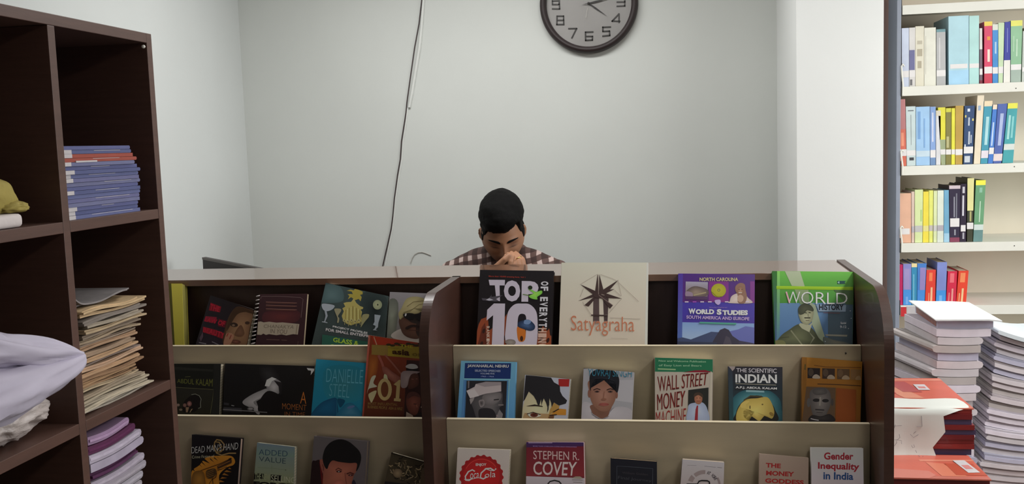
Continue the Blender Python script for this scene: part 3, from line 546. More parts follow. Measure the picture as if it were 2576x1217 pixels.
def a_asia(a):
    a.quad([(868, 18), (1722, 145), (1700, 700), (820, 700)], (112, 44, 26), (92, 42, 24)); a.quad([(820, 690), (1700, 690), (1690, 1200), (785, 1170)], (92, 42, 24), (64, 28, 18)); a.blob([(880, 300), (1000, 300), (980, 560), (860, 700)], (108, 54, 24), (132, 76, 32)); a.quad([(1400, 360), (1708, 380), (1690, 1195), (1360, 1195)], (46, 22, 18), (40, 18, 16)); a.quad([(868, 18), (895, 22), (800, 1170), (775, 1168)], (168, 84, 70), (112, 48, 38))
    a.poly([(905, 30), (990, 40), (1250, 80), (1500, 110), (1500, 170), (1200, 150), (960, 150)], (130, 40, 22)); a.line([(945, 40), (985, 150)], 14, (176, 112, 90)); a.poly([(915, 148), (1708, 185), (1705, 355), (912, 285)], (122, 106, 30)); a.poly([(915, 148), (1140, 160), (1140, 305), (912, 285)], (112, 92, 44))
    for x in range(1150, 1700, 55): a.ell(x, 135+(x % 3)*12, 36, 16, (44, 34, 14))
    a.text('THE', [(1310, 140), (1490, 158), (1488, 196), (1310, 178)], (150, 136, 36), .03); a.text('asia', [(1200, 215), (1440, 215), (1440, 305), (1200, 275)], (46, 22, 12), .035); a.text('one', [(1480, 262), (1690, 278), (1690, 330), (1480, 305)], (92, 78, 26), .02); a.line([(1140, 190), (1290, 198)], 4, (70, 58, 20))
    a.line([(1010, 295), (1060, 400), (1080, 470)], 34, (122, 66, 56)); a.line([(1100, 290), (1200, 400), (1330, 560)], 22, (118, 70, 58)); a.blob([(1060, 460), (1120, 460), (1200, 520), (1330, 620), (1300, 700), (1180, 640), (1090, 560)], (104, 58, 48), (126, 80, 68))
    W2 = (176, 164, 130); a.blob([(915, 600), (975, 580), (940, 680), (990, 730), (880, 760), (850, 830), (870, 740)], W2); a.blob([(890, 820), (985, 790), (920, 950), (900, 940), (870, 860)], (150, 140, 108)); a.blob([(1090, 560), (1125, 570), (1140, 620), (1170, 690), (1090, 640)], (160, 148, 116))
    T1 = (150, 130, 88)
    a.ell(1097, 770, 100, 155, T1); a.ell(1097, 770, 52, 108, (84, 46, 26)); a.poly([(1222, 700), (1300, 635), (1318, 640), (1300, 895), (1322, 900), (1318, 938), (1225, 930), (1228, 893), (1250, 893), (1262, 720)], T1)
    a.blob([(1395, 440), (1450, 415), (1530, 425), (1560, 470), (1480, 485), (1400, 470)], (150, 144, 148), (176, 170, 174)); a.line([(1395, 480), (1480, 510), (1560, 495)], 26, (20, 14, 14)); a.blob([(1330, 540), (1400, 510), (1590, 525), (1490, 560), (1440, 650), (1400, 740), (1330, 740), (1320, 640)], (118, 104, 106), (140, 126, 126)); a.blob([(1460, 570), (1560, 560), (1570, 700), (1480, 760), (1420, 740)], (62, 34, 28), (78, 46, 36)); a.line([(1470, 625), (1500, 630)], 12, (110, 66, 56)); a.line([(1530, 620), (1555, 625)], 12, (100, 60, 52))
    a.blob([(1410, 850), (1480, 800), (1570, 830), (1600, 920), (1570, 1060), (1530, 1130), (1450, 1100), (1400, 990)], (78, 40, 32), (112, 62, 50)); a.blob([(1415, 850), (1480, 800), (1570, 830), (1590, 880), (1500, 860), (1420, 900)], (68, 38, 34)); a.line([(1500, 970), (1540, 975)], 10, (40, 20, 18)); a.line([(1540, 980), (1550, 1020)], 10, (136, 82, 66)); a.poly([(1400, 1080), (1490, 1130), (1500, 1195), (1390, 1190)], (150, 132, 120)); a.blob([(1500, 1180), (1580, 1090), (1690, 1100), (1690, 1195)], (28, 16, 16))
    a.text('MOST INFLUENTIAL', [(865, 945), (1280, 960), (1275, 998), (865, 985)], (104, 78, 44), .02); a.text('BUSINESS PEOPLE  ASIA & NRIZ', [(862, 990), (1350, 1020), (1345, 1060), (862, 1030)], (110, 84, 48), .02); a.ell(1695, 745, 8, 8, (150, 130, 130)); a.ell(1610, 1015, 9, 9, (150, 130, 120))
book('tall orange and brown book with numerals and two men, beside the divider', 1, [(868, 16), (1722, 146), (1690, 1185), (780, 1165)], .011, (104, 46, 26), a_asia, ZL, M_gloss, g=H1, tan=.21, y0=2.408)

def a_nehru(a):
    a.quad([(140, 130), (625, 140), (605, 670), (103, 670)], (96, 146, 184), (74, 124, 166)); a.poly([(175, 150), (582, 152), (576, 290), (168, 285)], (26, 44, 92)); a.line([(165, 290), (575, 296), (575, 302)], 6, (120, 170, 200))
    a.poly([(190, 305), (545, 308), (530, 670), (172, 670)], (34, 33, 38)); a.poly([(165, 300), (185, 302), (165, 670), (142, 670)], (70, 112, 156)); a.line([(186, 302), (166, 670)], 4, (40, 70, 116)); a.line([(550, 305), (535, 670)], 6, (48, 90, 134)); a.line([(565, 300), (552, 670)], 5, (130, 180, 208))
    a.blob([(230, 480), (300, 430), (490, 400), (505, 500), (515, 520), (480, 545), (490, 600), (430, 670), (300, 670), (250, 560)], (60, 58, 62), (92, 88, 90)); a.blob([(340, 430), (480, 410), (490, 470), (420, 520), (340, 500)], (92, 88, 90), (116, 110, 112)); a.blob([(300, 560), (420, 560), (450, 670), (320, 670)], (36, 34, 38))
    a.poly([(188, 395), (260, 360), (270, 335), (360, 315), (495, 318), (495, 400), (360, 420), (220, 462)], (160, 150, 152)); a.poly([(188, 395), (260, 380), (300, 440), (220, 462)], (176, 166, 168)); a.poly([(270, 335), (360, 315), (495, 318), (494, 345), (350, 360)], (132, 124, 128))
    a.blob([(300, 480), (340, 475), (345, 520), (315, 540), (300, 510)], (128, 120, 122), (64, 60, 62)); a.poly([(215, 470), (260, 450), (250, 480), (225, 515)], (128, 122, 124)); a.line([(430, 475), (475, 470)], 8, (28, 26, 30)); a.line([(470, 520), (515, 520)], 8, (120, 112, 114)); a.poly([(200, 308), (215, 308), (213, 370), (200, 375)], (96, 92, 96)); a.poly([(480, 560), (510, 600), (500, 650), (440, 645)], (110, 106, 108)); a.line([(450, 610), (470, 618)], 6, (140, 120, 120))
    a.text('JAWAHARLAL NEHRU', [(198, 162), (562, 166), (560, 198), (196, 194)], (190, 190, 210), .03); a.text('SELECTED SPEECHES', [(262, 208), (490, 212), (488, 230), (262, 226)], (140, 150, 190), .02); a.text('VOLUME FIVE', [(310, 236), (436, 238), (436, 252), (310, 250)], (140, 150, 190), .02); a.text('1963 - 1964', [(318, 262), (430, 264), (430, 276), (318, 274)], (120, 130, 176), .02)
book('light blue book with a grey profile portrait in a white cap, middle ledge', 1, [(140, 130), (625, 141), (608, 656), (106, 650)], .02, (84, 134, 172), a_nehru, ZE, g=G1, spine=(80, 140, 180), hard=True)

def a_manga(a):
    a.quad([(705, 255), (1105, 293), (1078, 670), (673, 665)], (156, 160, 176), (150, 150, 160)); a.blob([(735, 400), (800, 440), (960, 480), (960, 640), (900, 665), (676, 665), (690, 520)], (164, 156, 128), (178, 170, 140)); a.poly([(700, 590), (950, 600), (960, 665), (676, 665)], (150, 122, 88)); a.poly([(960, 500), (1010, 530), (1000, 560), (930, 600), (900, 665), (925, 560)], (150, 116, 62))
    a.poly([(1005, 552), (1068, 558), (1066, 610), (930, 608), (960, 580)], (164, 112, 40)); a.poly([(1000, 290), (1098, 292), (1092, 358), (1002, 356)], (140, 34, 34))
    a.poly([(712, 258), (800, 265), (935, 280), (960, 320), (1012, 350), (1015, 400), (1035, 440), (1076, 480), (1065, 508), (1005, 525), (960, 498), (940, 540), (935, 500), (920, 460), (918, 520), (906, 550), (890, 500), (870, 462), (856, 500), (850, 530), (846, 470), (830, 530), (815, 500), (780, 440), (738, 402), (705, 470), (690, 490), (698, 400)], (32, 30, 34))
    a.poly([(805, 440), (830, 450), (822, 530), (806, 490)], (32, 30, 34)); a.poly([(905, 500), (918, 470), (912, 560), (900, 590)], (32, 30, 34))
    a.poly([(715, 530), (790, 515), (860, 530), (862, 538), (800, 530), (730, 532)], (40, 30, 26)); a.poly([(945, 582), (1000, 552), (1010, 556), (960, 585)], (40, 30, 26))
    a.blob([(725, 595), (770, 588), (830, 600), (845, 615), (800, 630), (750, 625)], (184, 176, 160)); a.ell(785, 608, 34, 20, (100, 52, 40), (60, 28, 24)); a.line([(722, 600), (775, 584), (842, 606)], 7, (44, 30, 26)); a.line([(920, 612), (985, 605)], 9, (50, 34, 28)); a.blob([(920, 620), (960, 615), (950, 650), (915, 640)], (92, 60, 40)); a.line([(890, 640), (880, 662)], 4, (120, 96, 66))
book('small paperback with a drawn face behind black hair and a red square, middle ledge', 1, [(705, 255), (1108, 293), (1078, 660), (675, 656)], .018, (156, 150, 140), a_manga, ZE, g=G1)

def a_cricketer(a):
    a.quad([(1220, 200), (1665, 235), (1645, 670), (1200, 668)], (140, 140, 146), (132, 130, 136)); a.quad([(1510, 300), (1660, 300), (1650, 500), (1500, 480)], (150, 148, 154)); a.blob([(1215, 500), (1300, 520), (1290, 600), (1400, 650), (1500, 540), (1640, 560), (1640, 668), (1205, 668)], (146, 142, 148), (160, 156, 162))
    a.blob([(1290, 520), (1460, 520), (1450, 580), (1430, 625), (1380, 640), (1320, 615), (1290, 570)], (104, 72, 60), (96, 66, 54)); a.blob([(1278, 300), (1510, 300), (1515, 400), (1495, 490), (1450, 560), (1400, 578), (1345, 560), (1295, 500), (1270, 400)], (112, 78, 64), (140, 102, 88))
    a.ell(1272, 420, 14, 36, (110, 74, 62)); a.ell(1512, 430, 12, 34, (110, 74, 62)); a.blob([(1280, 370), (1275, 270), (1310, 220), (1400, 195), (1490, 220), (1535, 290), (1525, 400), (1508, 400), (1500, 320), (1400, 290), (1310, 300), (1295, 340)], (20, 20, 26), (28, 30, 38)); a.poly([(1275, 290), (1320, 290), (1290, 350), (1284, 400), (1276, 380)], (26, 24, 28))
    for x in (1340, 1458): a.line([(x-32, 388), (x, 376), (x+30, 386)], 9, (48, 32, 30)); a.ell(x, 402, 22, 8, (70, 48, 44)); a.ell(x, 402, 8, 6, (24, 16, 18))
    a.line([(1405, 400), (1398, 460)], 8, (120, 82, 68)); a.ell(1400, 470, 24, 10, (116, 78, 64)); a.ell(1402, 515, 44, 13, (128, 66, 60), (146, 84, 78)); a.line([(1362, 513), (1442, 515)], 4, (84, 40, 38)); a.line([(1300, 600), (1380, 648), (1445, 620)], 7, (120, 116, 122))
    a.text('YUVRAJ SINGH', [(1262, 200), (1650, 212), (1642, 298), (1255, 282)], (44, 104, 126), -.005); a.quad([(1222, 185), (1262, 195), (1255, 200), (1221, 200)], (40, 38, 34))
book('white book with a short haired man in a white shirt, middle ledge', 1, [(1222, 196), (1667, 232), (1646, 665), (1200, 661)], .022, (146, 144, 148), a_cricketer, ZE, M_gloss, g=G1, pagec=(170, 164, 140))

def a_wall(a):
    a.quad([(95, 100), (608, 118), (602, 670), (98, 670)], (154, 146, 136), (148, 138, 128)); a.poly([(97, 102), (607, 118), (607, 232), (97, 226)], (30, 92, 64)); a.poly([(345, 232), (450, 215), (540, 212), (606, 232)], (112, 24, 40))
    a.text('New and Welcome Publication', [(130, 122), (548, 130), (546, 146), (130, 138)], (124, 160, 130), .02); a.text('of Easy Lion and Bears', [(130, 160), (508, 166), (508, 186), (130, 184)], (120, 156, 128), .02); a.line([(122, 202), (280, 208)], 12, (120, 150, 110)); a.line([(592, 225), (588, 665)], 8, (176, 166, 150))
    Rr = (118, 34, 30)
    a.text('WALL STREET', [(118, 268), (565, 232), (550, 345), (125, 405)], Rr, -.005); a.text('MONEY', [(115, 425), (362, 392), (352, 530), (118, 568)], Rr, -.005); a.text('MACHINE', [(105, 582), (372, 546), (368, 680), (105, 700)], Rr, -.005)
    a.text('WALL STREET', [(122, 268), (569, 232), (554, 345), (129, 405)], (60, 18, 18), -.02); a.text('MONEY', [(119, 425), (366, 392), (356, 530), (122, 568)], (60, 18, 18), -.02)
    a.poly([(392, 388), (570, 366), (566, 670), (386, 670)], (32, 32, 30)); a.blob([(386, 560), (400, 515), (450, 500), (520, 500), (560, 560), (566, 670), (386, 670)], (128, 138, 160), (150, 158, 178)); a.ell(480, 465, 36, 50, (120, 78, 60), (150, 102, 80)); a.blob([(440, 450), (445, 420), (480, 408), (515, 425), (518, 455), (480, 432)], (56, 44, 36)); a.poly([(466, 525), (478, 525), (474, 668), (446, 668), (455, 560)], (122, 36, 44)); a.line([(466, 485), (495, 486)], 5, (110, 50, 40)); a.ell(468, 458, 5, 3, (40, 26, 22)); a.ell(494, 458, 5, 3, (40, 26, 22))
book('cream book with green band, tall red lettering and a man in a red tie', 1, [(95, 101), (609, 118), (603, 661), (98, 661)], .024, (150, 142, 130), a_wall, ZF, g=G1, pagec=(176, 168, 146), spine=(110, 116, 96))

def a_science(a):
    a.quad([(742, 180), (1222, 185), (1222, 670), (752, 670)], (32, 28, 36), (24, 50, 56)); a.blob([(760, 560), (790, 450), (900, 385), (1080, 385), (1190, 460), (1215, 560), (1215, 668), (760, 668)], (28, 66, 76), (96, 150, 152)); a.quad([(742, 182), (780, 182), (790, 668), (752, 668)], (40, 44, 56), (30, 60, 64)); a.quad([(900, 385), (1060, 395), (1062, 410), (900, 405)], (110, 140, 146))
    a.blob([(815, 668), (812, 590), (850, 510), (940, 445), (1030, 440), (1110, 490), (1155, 560), (1165, 668)], (28, 26, 22)); a.blob([(825, 668), (815, 600), (850, 520), (910, 470), (1000, 460), (1080, 450), (1120, 490), (1150, 580), (1130, 640), (1090, 620), (1060, 618), (1020, 660), (980, 640), (930, 600), (920, 560), (880, 570), (880, 620), (920, 668)], (150, 130, 64), (178, 160, 90))
    a.blob([(850, 520), (880, 490), (930, 485), (900, 520), (905, 545), (860, 545)], (168, 148, 80)); a.line([(880, 480), (940, 440), (1040, 445)], 12, (60, 54, 34)); a.ell(935, 540, 4, 16, (50, 40, 24)); a.ell(1045, 515, 8, 6, (90, 76, 40)); a.ell(1125, 600, 22, 14, (120, 96, 44), rot=40)
    a.poly([(745, 180), (805, 178), (800, 200), (780, 222), (765, 200)], (128, 118, 116)); a.line([(808, 332), (1165, 345)], 6, (120, 116, 104)); a.quad([(805, 352), (1172, 368), (1172, 392), (805, 384)], (30, 32, 36))
    a.text('THE SCIENTIFIC', [(815, 196), (1170, 200), (1170, 240), (815, 230)], (170, 166, 172), .01); a.text('INDIAN', [(806, 248), (1172, 252), (1172, 328), (806, 322)], (196, 194, 200), .03); a.text('A.P.J. ABDUL KALAM', [(808, 354), (1172, 366), (1172, 390), (808, 378)], (186, 186, 190), .03)
book('dark book with white lettering over a glowing golden globe, middle ledge', 1, [(742, 180), (1222, 186), (1222, 659), (752, 656)], .02, (34, 36, 44), a_science, ZF, M_gloss, g=G1)

def a_orange(a):
    a.quad([(1400, 97), (1925, 137), (1908, 670), (1393, 665)], (150, 102, 34), (132, 82, 32)); a.poly([(1400, 98), (1437, 102), (1425, 668), (1394, 664)], (126, 84, 30)); a.line([(1500, 170), (1600, 185), (1915, 190)], 8, (112, 70, 26)); a.line([(1530, 335), (1700, 340), (1915, 352)], 8, (70, 44, 22)); a.line([(1422, 160), (1420, 210)], 8, (60, 60, 30))
    for i, (x, f) in enumerate(((1442, 0), (1572, .15), (1702, .45), (1820, .8))):
        bg = tuple(int(v*(1-f)+w*f) for v, w in zip((38, 28, 28), (146, 108, 62))); fg = tuple(int(v*(1-f)+w*f) for v, w in zip((160, 148, 134), (140, 108, 70))); hd = tuple(int(v*(1-f)+w*f) for v, w in zip((70, 58, 50), (140, 104, 62)))
        w = 112 if i < 3 else 96
        a.poly([(x, 192+i*4), (x+w, 196+i*4), (x+w-2, 288+i*4), (x, 284+i*4)], bg); a.ell(x+30, 232+i*4, 24, 34, hd); a.blob([(x+45, 284+i*4), (x+55, 258+i*4), (x+80, 250+i*4), (x+w-6, 266+i*4), (x+w-4, 287+i*4)], fg)
    a.poly([(1432, 358), (1690, 368), (1682, 668), (1395, 662)], (90, 70, 52)); a.blob([(1460, 420), (1500, 375), (1590, 368), (1640, 410), (1648, 500), (1620, 580), (1590, 625), (1510, 630), (1475, 560)], (80, 76, 76), (120, 114, 112)); a.blob([(1490, 385), (1590, 372), (1610, 420), (1510, 430)], (74, 70, 70), (92, 88, 86)); a.blob([(1560, 620), (1640, 600), (1680, 665), (1460, 668), (1480, 610)], (34, 30, 32), (54, 50, 50)); a.ell(1452, 500, 16, 40, (86, 82, 82)); a.ell(1660, 495, 12, 32, (66, 60, 58))
    a.ell(1520, 478, 32, 15, (34, 32, 34)); a.ell(1600, 482, 30, 15, (34, 32, 34)); a.line([(1555, 450), (1550, 525)], 14, (140, 134, 130)); a.line([(1510, 560), (1590, 565)], 12, (52, 48, 50)); a.line([(1520, 585), (1575, 588)], 8, (72, 66, 66)); a.line([(1470, 640), (1500, 648), (1540, 655)], 8, (170, 168, 172))
    a.poly([(1695, 370), (1870, 385), (1865, 668), (1690, 668)], (132, 68, 26))
book('thick orange book with small portraits above a grey bald face, middle ledge', 1, [(1400, 97), (1926, 137), (1909, 661), (1394, 656)], .026, (140, 92, 34), a_orange, ZF, g=G1, spine=(120, 80, 30))

def a_dead(a):
    a.quad([(345, 180), (1330, 262), (1265, 1250), (330, 1250)], (15, 13, 16), (10, 8, 9))
    G = (132, 88, 28); g2 = (108, 70, 26)
    a.line([(800, 350), (850, 285), (930, 300), (1000, 380), (990, 470), (930, 530), (860, 540), (880, 470), (950, 430), (900, 340), (810, 330), (790, 450), (850, 560), (950, 600), (1100, 560), (1240, 560)], 26, (104, 84, 52))
    a.blob([(650, 640), (950, 610), (1150, 620), (1220, 720), (1180, 800), (1050, 850), (900, 1000), (860, 1250), (380, 1250), (340, 940), (500, 800)], G, (120, 76, 24))
    for p in ([(600, 670), (540, 700), (715, 770)], [(710, 650), (720, 690), (800, 745)], [(800, 640), (790, 660), (880, 715)], [(850, 625), (860, 640), (930, 690)], [(530, 700), (545, 750), (630, 820)], [(460, 760), (500, 780), (560, 845)], [(400, 780), (415, 810), (465, 870)], [(360, 840), (350, 890), (410, 925)]): a.poly(p, (14, 11, 13))
    for p in ([(1110, 850), (1150, 880), (1080, 875)], [(1050, 900), (1150, 940), (1000, 940)], [(1000, 960), (1100, 1010), (960, 1000)], [(960, 1040), (1060, 1060), (920, 1080)], [(920, 1100), (1010, 1140), (890, 1150)]): a.poly(p, g2)
    a.line([(420, 960), (560, 900), (900, 780), (1150, 660)], 12, (24, 16, 12)); a.poly([(860, 820), (1100, 690), (1160, 700), (1150, 760), (870, 880)], (40, 26, 16)); a.line([(880, 830), (1120, 715)], 8, (120, 76, 32)); a.ell(1120, 680, 36, 22, (22, 14, 12), rot=-25); a.line([(870, 900), (1060, 840)], 20, (34, 22, 14)); a.line([(880, 885), (1050, 850)], 7, (140, 88, 36))
    a.blob([(640, 920), (760, 870), (830, 880), (850, 960), (770, 1060), (660, 1060)], (54, 38, 20), (30, 22, 14))
    for i in range(4): a.line([(650, 950+i*34), (790, 890+i*36)], 9, (100, 70, 34))
    a.blob([(380, 960), (560, 920), (620, 1080), (600, 1250), (360, 1250)], (78, 52, 22), (110, 76, 30)); a.line([(850, 960), (840, 1040), (770, 1090), (780, 1180)], 14, (22, 14, 10)); a.line([(780, 1060), (700, 1180)], 10, (30, 20, 12))
    a.text("DEAD MAN'S HAND", [(345, 430), (1295, 335), (1280, 480), (345, 565)], (156, 150, 146), -.01); a.text('Crime Fiction of', [(355, 608), (805, 590), (800, 640), (355, 668)], (150, 138, 118), -.01)
book('black book with a golden revolver and zigzag burst on the lowest visible ledge', 2, [(345, 182), (1335, 258), (1268, 1180), (330, 1180)], .02, (14, 12, 15), a_dead, ZG, g=H2, hard=True, pagec=(124, 106, 96))

def a_added(a):
    a.quad([(1665, 345), (2425, 432), (2400, 1300), (1590, 1300)], (84, 98, 104), (92, 94, 66)); a.quad([(1660, 345), (2420, 432), (2440, 640), (1650, 600)], (80, 94, 104), (84, 100, 90))
    a.text('ADDED', [(1705, 480), (2285, 515), (2282, 628), (1700, 588)], (28, 46, 64), -.01); a.text('VALUE', [(1705, 625), (2250, 665), (2245, 775), (1705, 720)], (24, 40, 48), -.01)
    a.line([(1680, 850), (1960, 862), (2250, 900)], 4, (64, 78, 56)); a.line([(1960, 780), (1965, 950)], 4, (70, 84, 60)); a.ell(2245, 900, 10, 10, (48, 54, 40))
    a.poly([(1612, 960), (1800, 975), (1815, 1080), (1600, 1092)], (12, 11, 10)); a.poly([(1945, 990), (2160, 1010), (2150, 1135), (1940, 1118)], (12, 11, 10)); a.text('THE NEW', [(1625, 965), (1930, 985), (1925, 1110), (1615, 1085)], (100, 104, 82), .02); a.text('SELLING', [(1955, 1000), (2435, 1050), (2430, 1165), (1950, 1125)], (120, 122, 104), .0)
    a.text('FORCE', [(1600, 1125), (2400, 1180), (2390, 1260), (1590, 1230)], (12, 12, 10), .06)
book('pale blue green paperback with hand drawn capitals on the lowest visible ledge', 2, [(1668, 345), (2430, 432), (2412, 1180), (1592, 1180)], .016, (90, 98, 90), a_added, ZG, g=H2)

def a_portrait(a):
    a.quad([(228, 200), (1238, 300), (1180, 1200), (150, 1200)], (70, 66, 68), (64, 58, 62)); a.blob([(185, 720), (260, 670), (350, 670), (400, 900), (430, 1200), (150, 1200)], (22, 10, 12)); a.poly([(330, 690), (350, 690), (430, 1200), (380, 1200)], (62, 10, 12)); a.blob([(920, 1200), (980, 1030), (1040, 1130), (1060, 1200)], (26, 22, 32))
    a.blob([(340, 700), (420, 640), (1040, 700), (1040, 860), (990, 940), (950, 1080), (900, 1200), (440, 1200), (400, 920)], (98, 56, 46), (122, 72, 58)); a.blob([(345, 700), (415, 720), (430, 900), (400, 920), (360, 800)], (96, 54, 46)); a.line([(390, 740), (410, 800), (405, 860)], 14, (60, 28, 24))
    a.blob([(400, 560), (450, 420), (560, 310), (720, 262), (880, 300), (1010, 400), (1100, 500), (1128, 620), (1090, 780), (1030, 870), (1045, 720), (900, 715), (700, 690), (585, 665), (520, 730), (480, 825), (430, 780), (395, 660)], (13, 12, 13))
    a.line([(640, 850), (690, 810), (760, 850)], 20, (60, 30, 26)); a.ell(705, 875, 54, 22, (50, 26, 24)); a.ell(703, 878, 12, 9, (190, 170, 176)); a.line([(850, 920), (920, 895), (990, 925)], 24, (54, 24, 22)); a.ell(930, 945, 50, 18, (52, 26, 24)); a.ell(925, 946, 9, 6, (150, 120, 116)); a.line([(820, 900), (835, 1040), (850, 1110)], 14, (86, 44, 38)); a.blob([(600, 1090), (700, 1030), (790, 1060), (800, 1200), (580, 1200)], (112, 62, 52), (132, 76, 64)); a.ell(835, 1140, 40, 20, (84, 42, 36))
book('grey book with a dark haired man on the lowest ledge beside the carved pattern', 2, [(228, 200), (1242, 300), (1192, 1114), (152, 1114)], .024, (70, 64, 66), a_portrait, ZH, g=H2, hard=True, pagec=(104, 92, 82))

def a_carved(a):
    a.quad([(1705, 512), (2400, 708), (2400, 1250), (1560, 1200)], (44, 38, 28), (50, 43, 32)); rnd = random.Random(5)
    for i in range(64):
        u = rnd.random(); v = rnd.random(); x = 1700+u*640-v*70; y = 560+u*190+v*430
        an = rnd.uniform(0, pi); L = rnd.uniform(25, 60); w = rnd.uniform(10, 22); c = rnd.choice([(102, 88, 66), (84, 72, 54), (118, 104, 80), (22, 18, 14), (20, 17, 13), (96, 84, 70)])
        a.line([(x-L*math.cos(an), y-L*math.sin(an)*.8), (x, y+8), (x+L*math.cos(an+.5), y+L*math.sin(an+.5)*.8)], w, c)
    a.ell(1830, 905, 90, 88, (74, 62, 48), (104, 90, 70)); a.line([(1705, 520), (2400, 712)], 14, (22, 18, 14)); a.poly([(2290, 820), (2400, 760), (2400, 1150), (2250, 1130)], (64, 54, 42)); a.poly([(1590, 1060), (1850, 1090), (2000, 1110), (1980, 1200), (1560, 1200)], (22, 20, 20))
book('small brown book with carved relief pattern slanting beside the divider, lowest ledge', 2, [(1705, 510), (2402, 708), (2392, 1300), (1560, 1160)], .014, (46, 40, 30), a_carved, ZH, g=H2)

def a_coke(a):
    a.quad([(110, 900), (570, 916), (555, 1230), (92, 1230)], (158, 150, 146), (150, 140, 136)); cx, cy, Rr = 320, 1152, 196; q = []
    for i in range(84):
        t = 2*pi*i/84; r = Rr*(1.0 if (i % 4) in (0, 1) else .945); q.append((cx+r*math.cos(t), cy+r*.985*math.sin(t)))
    a.poly(q, (124, 24, 26)); a.ell(cx, cy-4, 162, 160, (138, 26, 28), (150, 30, 30)); a.line([(cx+150*math.cos(t/10), cy-4+150*math.sin(t/10)) for t in range(36, 58)], 5, (170, 56, 52))
    a.text('ENJOY', (270, 1034, 364, 1064), (190, 170, 160), .03)
    Wc = (208, 194, 184)
    a.line([(262, 1106), (240, 1092), (205, 1108), (178, 1150), (182, 1184), (210, 1186), (242, 1164)], 12, Wc, txt=True)      # C
    a.line([(168, 1176), (230, 1176), (290, 1160), (340, 1176)], 5, Wc, txt=True); a.text('oca', [(222, 1124), (300, 1118), (296, 1166), (218, 1172)], Wc, .0)
    a.line([(430, 1098), (400, 1078), (360, 1082), (318, 1120), (310, 1158), (336, 1172), (372, 1152)], 12, Wc, txt=True); a.line([(440, 1080), (452, 1082), (430, 1100), (395, 1096), (350, 1080)], 7, Wc, txt=True); a.text('ola', [(352, 1112), (446, 1100), (444, 1156), (348, 1164)], Wc, .0)
book('white book with a round red bottle cap emblem on the lowest ledge', 2, [(110, 900), (571, 916), (556, 1217), (94, 1217)], .02, (150, 144, 138), a_coke, ZE, g=G2)

def a_covey(a):
    a.quad([(718, 848), (1222, 850), (1228, 1150), (714, 1150)], (86, 22, 34), (104, 34, 38)); a.quad([(716, 848), (1222, 850), (1222, 885), (716, 895)], (48, 30, 76), (56, 28, 60)); a.quad([(735, 850), (945, 850), (945, 858), (735, 858)], (120, 104, 130))
    a.text('MORE THAN 10 MILLION COPIES SOLD WORLDWIDE', [(775, 878), (1160, 886), (1160, 896), (775, 888)], (120, 96, 140), .01)
    a.quad([(714, 1148), (1228, 1165), (1230, 1240), (714, 1240)], (150, 142, 150), (140, 132, 138)); a.text('STEPHEN R.', [(778, 922), (1182, 934), (1182, 1008), (778, 998)], (178, 140, 140), .0); a.text('COVEY', [(778, 1018), (1165, 1022), (1150, 1146), (778, 1136)], (182, 150, 150), .01)
    a.line([(905, 1217), (925, 1195), (965, 1185), (1005, 1195), (1025, 1217)], 12, (24, 22, 24)); a.poly([(1115, 1165), (1150, 1150), (1190, 1150), (1218, 1168), (1190, 1172)], (124, 116, 104)); a.line([(1120, 1180), (1215, 1182)], 4, (90, 84, 80)); a.line([(1130, 1200), (1210, 1202)], 4, (90, 84, 80))
book('thick red and purple paperback with tall pink capitals on the lowest right ledge', 2, [(716, 848), (1222, 850), (1230, 1217), (714, 1217)], .034, (90, 26, 36), a_covey, ZE, M_gloss, g=G2, pagec=(150, 140, 138))

def a_navy(a):
    a.quad([(258, 300), (1088, 362), (1090, 850), (262, 850)], (19, 19, 27), (17, 17, 23)); a.line([(368, 800), (372, 442), (700, 462), (1020, 490), (1010, 800)], 7, (58, 62, 70)); a.text('William Golden', [(465, 540), (930, 575), (925, 612), (465, 580)], (44, 40, 44), .0); a.text('Final Journey', [(395, 618), (1000, 690), (990, 740), (390, 690)], (54, 54, 60), -.01)
book('dark navy book with a thin framed title on the lowest right ledge', 2, [(258, 298), (1090, 362), (1092, 766), (260, 766)], .024, (19, 19, 26), a_navy, ZI, g=G2, pagec=(128, 108, 82))

def a_work(a):
    a.quad([(1550, 322), (2305, 378), (2290, 850), (1512, 850)], (142, 138, 142), (132, 122, 122)); a.line([(1640, 428), (1800, 432)], 5, (96, 92, 96)); a.line([(1945, 444), (2150, 464)], 5, (80, 78, 84)); a.line([(2180, 464), (2262, 474)], 7, (86, 84, 88))
    def arc(t0, t1, r0, r1, c):
        q = [(1940+r1*math.cos(t)*1.0, 800-r1*math.sin(t)) for t in np.linspace(t0, t1, 10)]+[(1940+r0*math.cos(t), 800-r0*math.sin(t)) for t in np.linspace(t1, t0, 10)]; a.poly(q, c)
    arc(1.48, 2.28, 215, 285, (112, 100, 100)); arc(2.42, 2.8, 215, 300, (112, 100, 100)); arc(.05, .55, 265, 300, (108, 96, 98))
    for i, ch in enumerate('AT WORK'):
        t = 1.28-i*.125
        if ch == ' ': continue
        c0 = (1940+248*math.cos(t), 800-248*math.sin(t)); ux, uy = math.sin(t), math.cos(t); rx, ry = math.cos(t), -math.sin(t); w, h = 15, 30
        a.text(ch, [(c0[0]-ux*w+rx*h, c0[1]-uy*w+ry*h), (c0[0]+ux*w+rx*h, c0[1]+uy*w+ry*h), (c0[0]+ux*w-rx*h, c0[1]+uy*w-ry*h), (c0[0]-ux*w-rx*h, c0[1]-uy*w-ry*h)], (52, 46, 50), .02)
    a.line([(1625, 768), (1820, 768), (1850, 715), (1900, 702), (2000, 706), (2035, 725), (2045, 800)], 24, (14, 12, 14))
book('white book with a ring of grey lettering and a black spine, lowest ledge', 2, [(1550, 320), (2305, 376), (2292, 766), (1515, 766)], .03, (140, 134, 138), a_work, ZI, g=G2, spine=(18, 16, 18), pagec=(148, 134, 112))

